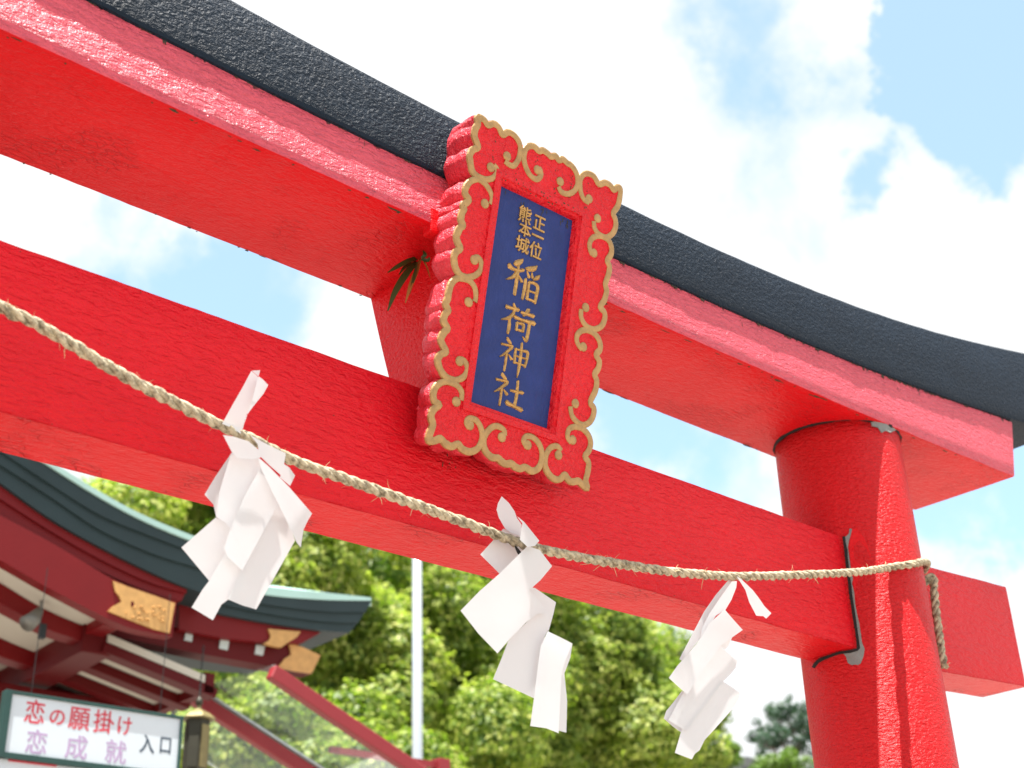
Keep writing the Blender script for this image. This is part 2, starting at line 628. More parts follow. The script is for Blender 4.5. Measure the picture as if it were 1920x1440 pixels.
def sec_nuki(x):
    r = 0.028 * max(0.0, (dz(x) - 1.79) / 0.47)
    return sec_rect(-TN, TN, r, r + 0.0, 0.342 + r, 0.342 + r, 0.005)


beam_loft('cap_beam', XC - 2.66, XC + 2.66, sec_kasagi, M['black'], gate, 200, 0.0008, seed=3.1, end_slant=0.10)
beam_loft('lintel', XC - 2.272, XC + 2.272, sec_shimaki, M['red_shimaki'], gate, 180, 0.0013, seed=1.7, end_slant=0.07, front=M['red_chalky'])
beam_loft('tie_beam', XC - 2.288, XC + 2.288, sec_nuki, M['red_nuki'], gate, 180, 0.0010, seed=7.3, end_slant=0.004, front=M['red_nuki_front'])

# dark crust in the joint under the black cap: short lumps and drips on the lintel's front
crust = Geo()
x = -1.6
while x < 2.35:
    w = random.uniform(0.006, 0.035)
    h = random.uniform(0.002, 0.007) * (2.6 if random.random() < 0.15 else 1.0)
    z1 = z_joint(x) - 0.0005 + ZO
    pts = [(x, -TS - 0.0012, z1), (x + w * 0.3, -TS - 0.0028, z1 - h * 0.9), (x + w * 0.55, -TS - 0.0026, z1 - h * 0.5), (x + w * 0.8, -TS - 0.002, z1 - h), (x + w, -TS - 0.0012, z1)]
    vv = pts + [(p[0], -TS + 0.006, p[2] + 0.002) for p in pts]
    n5 = len(pts)
    ff = [tuple(range(n5))] + [(i, (i + 1) % n5, n5 + (i + 1) % n5, n5 + i) for i in range(n5)]
    crust.add((vv, ff))
    x += w + random.choice((0.0, 0.004, 0.02, 0.05, 0.09, 0.16))
crust.build('joint_crust', M['mould'], gate, kind='stuff')

# short post behind the plaque: flares upward
GX0, GX1 = -0.018, 0.232
gv = []
for s in np.linspace(0, 1, 7):
    z = 0.338 + s * 0.395
    yb = 0.075 + 0.125 * s ** 0.85
    yf = -0.075 - 0.07 * s
    fx = 0.008 * s
    for (xx, yy) in ((GX0 - fx, yf), (GX1 + fx, yf), (GX1 + fx, yb), (GX0 - fx, yb)):
        gv.append((xx, yy, z + ZO))
gf = []
for i in range(6):
    for j in range(4):
        gf.append((i * 4 + j, i * 4 + (j + 1) % 4, (i + 1) * 4 + (j + 1) % 4, (i + 1) * 4 + j))
gf += [(3, 2, 1, 0), (24, 25, 26, 27)]
mesh_obj('centre_post', gv, gf, M['red_front'], gate)
box('lug', (-0.146, -0.2040, 0.676 + ZO), (-0.104, -0.170, 0.740 + ZO), M['red_front'], gate, 0.004)


def pillar(cx, lean):
    n, seg = 60, 72
    vv, ff = [], []
    for i in range(n + 1):
        s = i / n
        z = -2.69 + s * (0.712 + 2.69)
        r = 0.195 + 0.0033 * (0.75 - z)
        X = cx + lean * (0.75 - z)
        for k in range(seg):
            a = 2 * math.pi * k / seg
            rr = r + noise.noise(Vector((math.cos(a) * 3, math.sin(a) * 3, z * 4 + cx))) * 0.0015
            vv.append((X + rr * math.cos(a), rr * math.sin(a), z + ZO))
    for i in range(n):
        for k in range(seg):
            k2 = (k + 1) % seg
            ff.append((i * seg + k, i * seg + k2, (i + 1) * seg + k2, (i + 1) * seg + k))
    ff.append(tuple(range(n * seg, (n + 1) * seg)))
    return mesh_obj('pillar', vv, ff, M['red_pillar'], gate, smooth=True)


PX = 1.655
pillar(PX, -0.0047)
pillar(2 * XC - PX, 0.0047)


def cdt_faces(loops):
    """triangles (as indices into the returned points) filling outlines, inner outlines left open"""
    import mathutils.geometry as mg
    co, ed = [], []
    for lp in loops:
        o = len(co)
        co += [Vector((p[0], p[1])) for p in lp]
        ed += [(o + i, o + (i + 1) % len(lp)) for i in range(len(lp))]
    vo, eo, fo_, *_ = mg.delaunay_2d_cdt(co, ed, [], 0, 1e-7)
    keep = []
    for q in fo_:
        cx = sum(vo[k].x for k in q) / 3
        cy = sum(vo[k].y for k in q) / 3
        odd = False
        for lp in loops:
            m_ = len(lp)
            for k in range(m_):
                x0, y0 = lp[k][0], lp[k][1]
                x1, y1 = lp[(k + 1) % m_][0], lp[(k + 1) % m_][1]
                if (y0 > cy) != (y1 > cy) and cx < (x1 - x0) * (cy - y0) / (y1 - y0) + x0:
                    odd = not odd
        if odd:
            keep.append(tuple(q))
    return [(q.x, q.y) for q in vo], keep


def cyl_pt(px, py, off=0.003):
    """point of the right pillar's surface seen at a pixel of the photograph, off metres proud"""
    d = FWD + RIGHT * ((px - 960) / FPX) - UP * ((py - 720) / FPX)
    z = 0.2
    for _ in range(5):
        r = 0.195 + 0.0033 * (0.75 - z)
        X = PX - 0.0047 * (0.75 - z)
        ox, oy = CAM.x - X, CAM.y
        a = d.x ** 2 + d.y ** 2
        b = ox * d.x + oy * d.y
        c = ox ** 2 + oy ** 2 - r * r
        s = (-b - math.sqrt(max(b * b - a * c, 0))) / a
        p = CAM + d * s
        z = p.z - ZO
    q = Vector((p.x - X, p.y, 0)).normalized()
    return Vector((X, 0, p.z)) + q * (r + off)


def cyl_patch(name, pts, mat, off=0.002, thick=0.006, jitter=0.0):
    pts = [(p[0] + random.uniform(-jitter, jitter), p[1] + random.uniform(-jitter, jitter)) for p in pts]
    cp, cf = cdt_faces([pts])
    n = len(pts)
    verts = [cyl_pt(p[0], p[1], off) for p in pts] + [cyl_pt(p[0], p[1], off - thick) for p in pts] + [cyl_pt(p[0], p[1], off) for p in cp]
    ff = [tuple(2 * n + i for i in q) for q in cf] + [(i, (i + 1) % n, n + (i + 1) % n, n + i) for i in range(n)]
    bm = bmesh.new()
    vs_ = [bm.verts.new(p) for p in verts]
    for q in ff:
        try:
            bm.faces.new([vs_[i] for i in q])
        except ValueError:
            pass
    return bm_obj(name, bm, mat, gate)


def z6(pts):
    return [(1460 + x / 3, 960 + y / 3) for x, y in pts]


# broken mortar where the tie beam enters the right pillar
cyl_patch('mortar_patch', z6([(398, 93), (413, 97), (407, 125), (396, 160), (390, 200), (397, 250), (402, 290), (406, 330), (419, 370), (413, 402), (425, 450),
                              (431, 520), (441, 570), (452, 620), (462, 680), (470, 738), (484, 770), (478, 812), (462, 852), (446, 862), (430, 858), (412, 862), (390, 850),
                              (380, 815), (366, 798), (388, 790), (440, 778), (452, 765), (446, 720), (438, 660), (424, 590), (412, 520), (402, 440),
                              (394, 380), (387, 320), (379, 260), (372, 200), (358, 142), (380, 138), (396, 120)]), M['cement'], 0.0016)
cyl_patch('joint_gap', z6([(358, 140), (372, 138), (378, 175), (387, 215), (391, 260), (397, 310), (403, 360), (409, 410), (416, 470), (424, 530), (433, 590), (443, 650),
                           (452, 715), (457, 765), (446, 782), (400, 795), (345, 800), (300, 815), (262, 830), (225, 850), (203, 878), (192, 872), (205, 845), (236, 822),
                           (290, 803), (340, 788), (400, 776), (440, 768), (438, 720), (428, 655), (417, 590), (407, 525), (398, 460), (391, 400), (384, 340), (376, 270), (368, 205)]),
          M['gap'], 0.0034, jitter=0.5)
cyl_patch('paint_flake', z6([(414, 96), (440, 92), (462, 120), (480, 145), (500, 190), (520, 250), (470, 330), (424, 440), (408, 330), (402, 260), (396, 200), (404, 140)]), M['red_front'], 0.0012)
# mortar ring at the pillar's head
rv, rf = [], []
for i in range(97):
    a = 2 * math.pi * i / 96
    nz_ = noise.noise(Vector((math.cos(a) * 6, math.sin(a) * 6, 1.3)))
    zc = z_shimaki(PX) + 0.010 + 0.012 * (math.sin(a) + 1) * 0.5
    rr = 0.1965 + 0.004 * nz_
    rv += [(PX + rr * math.cos(a), rr * math.sin(a), zc - 0.014 - 0.006 * nz_ + ZO), (PX + (rr + 0.004) * math.cos(a), (rr + 0.004) * math.sin(a), zc - 0.006 + ZO),
           (PX + (rr + 0.002) * math.cos(a), (rr + 0.002) * math.sin(a), zc + 0.004 + ZO)]
for i in range(96):
    for j in range(2):
        rf.append((i * 3 + j, (i + 1) * 3 + j, (i + 1) * 3 + j + 1, i * 3 + j + 1))
mesh_obj('mortar_ring', rv, rf, M['gap'], gate)
cyl_patch('mortar_patch', [(1632, 792), (1645, 790), (1660, 795), (1676, 799), (1680, 806), (1668, 812), (1660, 808), (1652, 812), (1645, 802), (1634, 799)], M['cement'], 0.004)

# ------------------------------------------------------------------ the plaque
TILT = 0.2405
PN = Vector((0, -math.cos(TILT), -math.sin(TILT)))
PU = Vector((0, -math.sin(TILT), math.cos(TILT)))
P0 = Vector((0, -0.15, 0.15 + ZO))


def PL(u, v, w=0.0):
    return P0 + Vector((u, 0, 0)) + PU * v + PN * w


def pl_uv(px, py):
    d = FWD + RIGHT * ((px - 960) / FPX) - UP * ((py - 720) / FPX)
    s = (P0 - CAM).dot(PN) / d.dot(PN)
    X = CAM + d * s
    return (X.x, (X - P0).dot(PU))


def za(x, y):
    return pl_uv(x / 4 + 760, y / 4 + 200)


def zb(x, y):
    return pl_uv(x / 3.6 + 740, y / 3.6 + 540)


def SA(*p):
    return [za(*q) for q in p]


def SB(*p):
    return [zb(*q) for q in p]


# each scroll: (centre line, start ball, end ball), clockwise round the frame
SCROLLS = [
    (SA((662, 440), (683, 464), (684, 500), (650, 538), (600, 545), (545, 525), (505, 485), (492, 430), (485, 370), (505, 325), (545, 305), (535, 265), (520, 220), (525, 170), (545, 130), (543, 80),
        (590, 100), (618, 138), (660, 128), (700, 155), (728, 212), (765, 192), (805, 207), (840, 245), (862, 300), (858, 360), (840, 410), (808, 445), (770, 430), (745, 408)), za(640, 455), za(762, 372)),
    (SA((1000, 460), (1015, 485), (1014, 520), (985, 545), (940, 520), (905, 460), (888, 390), (895, 330), (925, 297), (965, 300), (1000, 332), (1030, 328), (1070, 355), (1090, 374), (1125, 370), (1150, 402), (1180, 395), (1215, 425),
        (1240, 438), (1270, 475), (1290, 530), (1290, 590), (1262, 635), (1215, 655), (1170, 640), (1147, 600)), za(990, 475), za(1160, 562)),
    (SA((1375, 720), (1335, 690), (1313, 630), (1310, 560), (1330, 512), (1370, 502), (1415, 525), (1450, 582), (1495, 570), (1535, 590), (1562, 624), (1590, 605), (1612, 620), (1606, 690), (1590, 750), (1558, 800), (1575, 850),
        (1575, 905), (1550, 955), (1505, 980), (1455, 960), (1420, 915), (1412, 860)), za(1376, 692), za(1440, 838)),
    (SA((1400, 1110), (1380, 1055), (1390, 1000), (1430, 972), (1480, 975), (1525, 1005), (1545, 1060), (1540, 1110), (1513, 1155), (1530, 1200), (1522, 1260), (1499, 1330), (1508, 1380), (1495, 1440)) +
     SB((1408, 92), (1386, 130), (1415, 165), (1415, 215), (1390, 262), (1340, 278), (1290, 255), (1258, 200), (1258, 145)), za(1412, 1098), zb(1288, 132)),
    (SB((1262, 414), (1232, 370), (1230, 320), (1262, 288), (1310, 287), (1358, 320), (1385, 370), (1385, 415), (1358, 452), (1380, 495), (1372, 545), (1348, 582), (1362, 625), (1355, 690), (1320, 770), (1343, 810), (1340, 860), (1315, 905), (1275, 925),
        (1230, 905), (1195, 860), (1185, 800)), zb(1272, 398), zb(1218, 780)),
    (SB((1190, 1042), (1166, 1005), (1175, 955), (1215, 937), (1265, 950), (1308, 995), (1322, 1050), (1308, 1100), (1283, 1138), (1308, 1180), (1300, 1250), (1288, 1300), (1300, 1350), (1262, 1322), (1238, 1303), (1195, 1308), (1165, 1285),
        (1147, 1260), (1112, 1292), (1072, 1285), (1035, 1245), (1015, 1190), (1022, 1125), (1052, 1078), (1095, 1068), (1122, 1098)), zb(1200, 1026), zb(1104, 1128)),
    (SB((890, 1075), (870, 1035), (885, 1002), (930, 1008), (972, 1050), (993, 1110), (990, 1170), (965, 1220), (925, 1235), (880, 1210), (845, 1220), (810, 1205), (788, 1185), (750, 1187), (720, 1170), (697, 1148), (655, 1142), (618, 1105),
        (600, 1055), (607, 1000), (645, 948), (690, 932), (735, 958), (742, 998)), zb(896, 1060), zb(722, 1008)),
    (SB((500, 942), (483, 910), (500, 882), (540, 888), (572, 925), (590, 985), (580, 1050), (548, 1092), (500, 1105), (455, 1085), (425, 1053), (385, 1070), (345, 1052), (310, 1018), (270, 1030), (232, 1030), (237, 985), (258, 925), (247, 870),
        (262, 820), (302, 790), (270, 765), (262, 715), (280, 665), (325, 635), (375, 637), (422, 660), (452, 705), (450, 760)), zb(506, 926), zb(415, 768)),
    (SB((445, 478), (475, 500), (490, 550), (465, 600), (410, 622), (350, 602), (312, 555), (292, 490), (310, 450), (347, 430), (325, 385), (312, 345), (337, 295), (358, 272), (332, 225), (342, 175), (362, 150), (345, 110), (360, 70)) +
     SA((325, 1400), (345, 1330), (385, 1290), (435, 1290), (485, 1310), (520, 1360)) + SB((548, 60), (540, 95)), zb(438, 494), zb(498, 96)),
    (SA((520, 1132), (550, 1135), (570, 1180), (558, 1235), (515, 1270), (460, 1280), (410, 1260), (378, 1205), (367, 1140), (380, 1090), (412, 1065), (392, 1010), (385, 970), (410, 910), (434, 890), (418, 850), (425, 800), (442, 762), (434, 740), (477, 700),
        (450, 650), (458, 600), (490, 560), (540, 545), (590, 572), (632, 630), (652, 690), (638, 735)), za(516, 1150), za(595, 728)),
]
OUT = [(4, 25), (5, 22), (3, 19), (4, 18), (3, 19), (3, 22), (4, 20), (4, 25), (4, 22), (4, 24)]

plaque = thing('shrine_plaque', 'tilted indigo name plaque in a scalloped red frame with gold scrolls', 'plaque')
plaque['base'] = (0.117, -0.151, 0.15 + ZO)
CU, CV = 0.115, 0.405
outer = []
for (line_, b0, b1), (i0, i1) in zip(SCROLLS, OUT):
    seg_ = catmull(line_[i0:i1 + 1], 3)
    outer += [(float(p[0]), float(p[1])) for p in seg_]
# push the outline out by half the gold line's width
n = len(outer)
area = sum(outer[i][0] * outer[(i + 1) % n][1] - outer[(i + 1) % n][0] * outer[i][1] for i in range(n))
sg = -1 if area < 0 else 1


def offset_loop(lp, d):
    n = len(lp)
    res = []
    for i in range(n):
        a, b, c = lp[i - 1], lp[i], lp[(i + 1) % n]
        tx, ty = c[0] - a[0], c[1] - a[1]
        l = math.hypot(tx, ty) or 1
        res.append((b[0] + sg * ty / l * d, b[1] - sg * tx / l * d))
    return res


outer = offset_loop(outer, 0.0058)
BU0, BU1, BV0, BV1 = -0.0125, 0.2205, 0.1425, 0.673


def rect_loop(e):
    return [(BU0 - e, BV0 - e), (BU1 + e, BV0 - e), (BU1 + e, BV1 + e), (BU0 - e, BV1 + e)]


def thick(v):
    return 0.052 + 0.062 * max(0, min(1, v / 0.8))


bm = bmesh.new()
hole = rect_loop(0.030)
fp_, ff_ = cdt_faces([outer, hole])
cv = [bm.verts.new(PL(p[0], p[1], 0.0)) for p in fp_]
for q in ff_:
    try:
        bm.faces.new([cv[i] for i in q])
    except ValueError:
        pass
fv = [bm.verts.new(PL(p[0], p[1], 0.0)) for p in outer]
no = len(outer)
prev = fv[:no]
W_ = 9
smooth_ = [(sum(outer[(i + k) % no][0] for k in range(-W_, W_ + 1)) / (2 * W_ + 1), sum(outer[(i + k) % no][1] for k in range(-W_, W_ + 1)) / (2 * W_ + 1)) for i in range(no)]
for fr, ex in ((0.10, 0.003), (0.30, 0.0055), (0.55, 0.004), (0.80, 0.0045), (0.94, -0.001), (1.0, -0.012)):
    q_ = min(1.0, fr * 1.1) * 0.42
    lp = offset_loop(outer, ex)
    lp = [(p[0] * (1 - q_) + s_[0] * q_, p[1] * (1 - q_) + s_[1] * q_) for p, s_ in zip(lp, smooth_)]
    cur = []
    for i, p in enumerate(lp):
        w = -fr * thick(p[1]) + 0.003 * noise.noise(Vector((p[0] * 40, p[1] * 40, fr * 5)))
        q = PL(p[0], p[1], w)
        d = noise.noise(Vector((p[0] * 28, p[1] * 28, fr * 4))) * 0.007
        q += Vector((p[0] - CU, 0, 0)).normalized() * d if abs(p[0] - CU) > 0.2 else PU * d
        cur.append(bm.verts.new(q))
    for i in range(no):
        bm.faces.new((prev[i], prev[(i + 1) % no], cur[(i + 1) % no], cur[i]))
    prev = cur
bm.faces.new(list(reversed(prev)))
fo = bm_obj('frame', bm, M['red_frame'], plaque, smooth=True)
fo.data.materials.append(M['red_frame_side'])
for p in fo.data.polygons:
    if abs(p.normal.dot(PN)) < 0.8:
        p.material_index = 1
fo.data.set_sharp_from_angle(angle=math.radians(50))
# stepped moulding round the panel
bm = bmesh.new()
prof = [(0.031, -0.002), (0.0292, 0.0035), (0.0245, 0.0045), (0.0150, 0.0042), (0.0132, 0.0005), (0.0125, -0.0005), (0.0065, -0.0010), (0.0045, -0.004), (0.0, -0.022)]
rings = []
for e, w in prof:
    lp = rect_loop(e)
    ring = []
    for i in range(4):
        a, b = lp[i], lp[(i + 1) % 4]
        for s in range(24):
            q = s / 24
            u, v_ = a[0] + (b[0] - a[0]) * q, a[1] + (b[1] - a[1]) * q
            ring.append(bm.verts.new(PL(u + noise.noise(Vector((v_ * 25, e * 90, 1))) * 0.0008, v_ + noise.noise(Vector((u * 25, e * 90, 2))) * 0.0008, w)))
    rings.append(ring)
for a, b in zip(rings, rings[1:]):
    for i in range(len(a)):
        bm.faces.new((a[i], a[(i + 1) % len(a)], b[(i + 1) % len(a)], b[i]))
mo = bm_obj('moulding', bm, M['red_frame'], plaque, smooth=True)
mo.data.set_sharp_from_angle(angle=math.radians(40))
nu, nv = 12, 28
mesh_obj('panel', [PL(BU0 - 0.004 + (BU1 - BU0 + 0.008) * i / nu, BV0 - 0.004 + (BV1 - BV0 + 0.008) * j / nv, -0.0155 + 0.0008 * noise.noise(Vector((i * 0.6, j * 0.6, 4)))) for j in range(nv + 1) for i in range(nu + 1)],
         [(j * (nu + 1) + i, j * (nu + 1) + i + 1, (j + 1) * (nu + 1) + i + 1, (j + 1) * (nu + 1) + i) for j in range(nv) for i in range(nu)], M['blue'], plaque, smooth=True)


def ribbon_geo(line_, width, height, w0, mapper, taper=None):
    """rounded raised band along a 2D line"""
    nn = len(line_)
    vv, ff = [], []
    for i, p in enumerate(line_):
        a, b = line_[max(0, i - 1)], line_[min(nn - 1, i + 1)]
        tx, ty = b[0] - a[0], b[1] - a[1]
        l = math.hypot(tx, ty) or 1
        nx, ny = -ty / l, tx / l
        wd = width[i] if hasattr(width, '__len__') else width
        hh = height if taper is None else height * taper[i]
        for q, h in ((-1.0, -0.004), (-0.96, 0.45), (-0.6, 0.95), (0, 1.0), (0.6, 0.95), (0.96, 0.45), (1.0, -0.004)):
            vv.append(mapper(p[0] + nx * wd * q, p[1] + ny * wd * q, w0 + (hh * h if h > 0 else -0.004)))
    for i in range(nn - 1):
        for k in range(6):
            ff.append((i * 7 + k, i * 7 + k + 1, (i + 1) * 7 + k + 1, (i + 1) * 7 + k))
    ff.append(tuple(range(7)))
    ff.append(tuple(reversed(range((nn - 1) * 7, nn * 7))))
    return vv, ff


def ball_geo(c, r, h, w0, mapper, seg=14):
    vv, ff = [], []
    for rr, hh in ((1.0, -0.004), (0.97, 0.45 * h), (0.7, 0.9 * h), (0.35, h)):
        for k in range(seg):
            a = 2 * math.pi * k / seg
            vv.append(mapper(c[0] + r * rr * math.cos(a), c[1] + r * rr * math.sin(a), w0 + hh))
    for i in range(3):
        for k in range(seg):
            ff.append((i * seg + k, i * seg + (k + 1) % seg, (i + 1) * seg + (k + 1) % seg, (i + 1) * seg + k))
    ff.append(tuple(range(3 * seg, 4 * seg)))
    return vv, ff


for line_, b0, b1 in SCROLLS:
    g = Geo()
    ln = [(float(p[0]), float(p[1])) for p in catmull(line_, 4)]
    k = len(ln)
    wd = [0.0088 * (0.82 + 0.18 * math.sin(math.pi * i / k)) * (1 + 0.10 * noise.noise(Vector((i * 0.35, k, 0)))) for i in range(k)]
    g.add(ribbon_geo(ln, wd, 0.0030, 0.0, PL))
    g.add(ball_geo(b0, 0.0120, 0.0036, 0.0002, PL))
    g.add(ball_geo(b1, 0.0120, 0.0036, 0.0002, PL))
    so = g.build('gold_scroll', M['gold_trim'], plaque, smooth=True)
    so.data.set_sharp_from_angle(angle=math.radians(60))

# brushed characters; strokes (x, y, half width) in a unit box
ZN_L = [[(0.20, 0.98, .055), (0.33, 0.87, .05)], [(0.03, 0.76, .035), (0.20, 0.78, .035), (0.40, 0.80, .05), (0.30, 0.64, .045), (0.16, 0.48, .035), (0.02, 0.36, .015)],
        [(0.24, 0.60, .045), (0.25, 0.30, .04), (0.24, 0.0, .035)], [(0.31, 0.52, .02), (0.44, 0.42, .05)]]
BRUSH = {
    'ine': [[(0.40, 1.0, .02), (0.36, 0.93, .06), (0.22, 0.82, .07), (0.14, 0.79, .015)], [(0.02, 0.70, .075), (0.15, 0.66, .045), (0.34, 0.68, .04), (0.47, 0.74, .045)],
            [(0.30, 0.82, .03), (0.31, 0.50, .05), (0.30, 0.05, .05)], [(0.28, 0.62, .045), (0.18, 0.46, .045), (-0.02, 0.33, .012)], [(0.34, 0.55, .02), (0.46, 0.44, .05)],
            [(0.86, 0.98, .025), (0.80, 0.90, .06), (0.62, 0.82, .06), (0.52, 0.80, .02)], [(0.58, 0.74, .02), (0.66, 0.62, .05)], [(0.73, 0.76, .02), (0.77, 0.65, .045)],
            [(0.98, 0.78, .02), (0.93, 0.70, .055), (0.80, 0.60, .02)],
            [(0.57, 0.53, .05), (0.58, 0.30, .05), (0.55, 0.02, .04)], [(0.69, 0.50, .04), (0.69, 0.06, .045)],
            [(0.69, 0.50, .04), (0.85, 0.53, .04), (0.98, 0.47, .05), (0.97, 0.25, .05), (0.95, 0.04, .04)], [(0.71, 0.29, .028), (0.95, 0.30, .028)], [(0.70, 0.08, .035), (0.94, 0.08, .035)]],
    'ka': [[(0.10, 0.83, .05), (0.30, 0.85, .04), (0.46, 0.88, .05)], [(0.30, 1.0, .03), (0.36, 0.86, .05), (0.33, 0.75, .03)], [(0.55, 0.84, .04), (0.75, 0.86, .04), (0.93, 0.88, .05)],
           [(0.76, 1.0, .05), (0.70, 0.86, .045), (0.62, 0.76, .03)], [(0.34, 0.72, .045), (0.22, 0.52, .045), (0.0, 0.38, .012)], [(0.24, 0.50, .04), (0.26, 0.25, .05), (0.24, 0.04, .04)],
           [(0.38, 0.62, .05), (0.62, 0.62, .04), (0.98, 0.66, .06)], [(0.47, 0.48, .035), (0.48, 0.24, .04)], [(0.47, 0.47, .03), (0.66, 0.49, .04), (0.67, 0.27, .04)],
           [(0.48, 0.27, .03), (0.66, 0.28, .03)], [(0.84, 0.62, .045), (0.83, 0.30, .05), (0.80, 0.04, .045), (0.68, 0.12, .012)]],
    'kami': ZN_L + [[(0.53, 0.78, .035), (0.54, 0.55, .045), (0.55, 0.34, .04)], [(0.53, 0.77, .03), (0.75, 0.79, .035), (0.96, 0.80, .05), (0.96, 0.55, .045), (0.92, 0.33, .04)],
                    [(0.55, 0.57, .028), (0.93, 0.59, .028)], [(0.55, 0.37, .03), (0.92, 0.38, .03)], [(0.72, 1.0, .04), (0.74, 0.6, .05), (0.73, 0.2, .045), (0.70, -0.06, .012)]],
    'sha': ZN_L + [[(0.54, 0.58, .035), (0.72, 0.60, .04), (0.95, 0.64, .05)], [(0.74, 0.94, .04), (0.76, 0.55, .05), (0.74, 0.16, .05)], [(0.46, 0.17, .07), (0.70, 0.13, .05), (0.98, 0.10, .065)]],
}


def brush_char(key, c, w, h, name='gold_character'):
    g = Geo()
    for st in BRUSH[key]:
        pts = catmull(st, 5)
        line_ = [(c[0] + (float(p[0]) - 0.5) * w, c[1] + (float(p[1]) - 0.5) * h) for p in pts]
        # rounded brush ends
        a, b = line_[0], line_[1]
        d = math.hypot(b[0] - a[0], b[1] - a[1]) or 1e-6
        r0 = float(pts[0][2]) * w * 0.7
        line_ = [(a[0] - (b[0] - a[0]) / d * r0, a[1] - (b[1] - a[1]) / d * r0)] + line_
        a, b = line_[-1], line_[-2]
        d = math.hypot(b[0] - a[0], b[1] - a[1]) or 1e-6
        r1 = float(pts[-1][2]) * w * 0.6
        line_.append((a[0] - (b[0] - a[0]) / d * r1, a[1] - (b[1] - a[1]) / d * r1))
        hw = [float(pts[0][2]) * 0.35] + [float(p[2]) for p in pts] + [float(pts[-1][2]) * 0.3]
        vv, ff = [], []
        nn = len(line_)
        for i, p in enumerate(line_):
            a, b = line_[max(0, i - 1)], line_[min(nn - 1, i + 1)]
            tx, ty = b[0] - a[0], b[1] - a[1]
            l = math.hypot(tx, ty) or 1
            nx, ny = -ty / l, tx / l
            q = hw[i] * w * 1.25
            for s, hh in ((-1, -0.001), (-0.5, 0.0026), (0.12, 0.0042), (0.6, 0.0020), (1, -0.001)):
                vv.append(PL(p[0] + nx * q * s, p[1] + ny * q * s, -0.0155 + hh * (0.5 + 0.5 * min(1, hw[i] / 0.04))))
        for i in range(nn - 1):
            for k in range(4):
                ff.append((i * 5 + k, i * 5 + k + 1, (i + 1) * 5 + k + 1, (i + 1) * 5 + k))
        ff.append(tuple(range(5)))
        ff.append(tuple(reversed(range((nn - 1) * 5, nn * 5))))
        g.add((vv, ff))
    o = g.build(name, M['gold_leaf'], plaque, smooth=False)
    return o


brush_char('ine', pl_uv(989, 522), 0.098, 0.098)
brush_char('ka', pl_uv(979.5, 602), 0.102, 0.078)
brush_char('kami', pl_uv(971, 668), 0.086, 0.080)
brush_char('sha', pl_uv(962.5, 734), 0.090, 0.076)

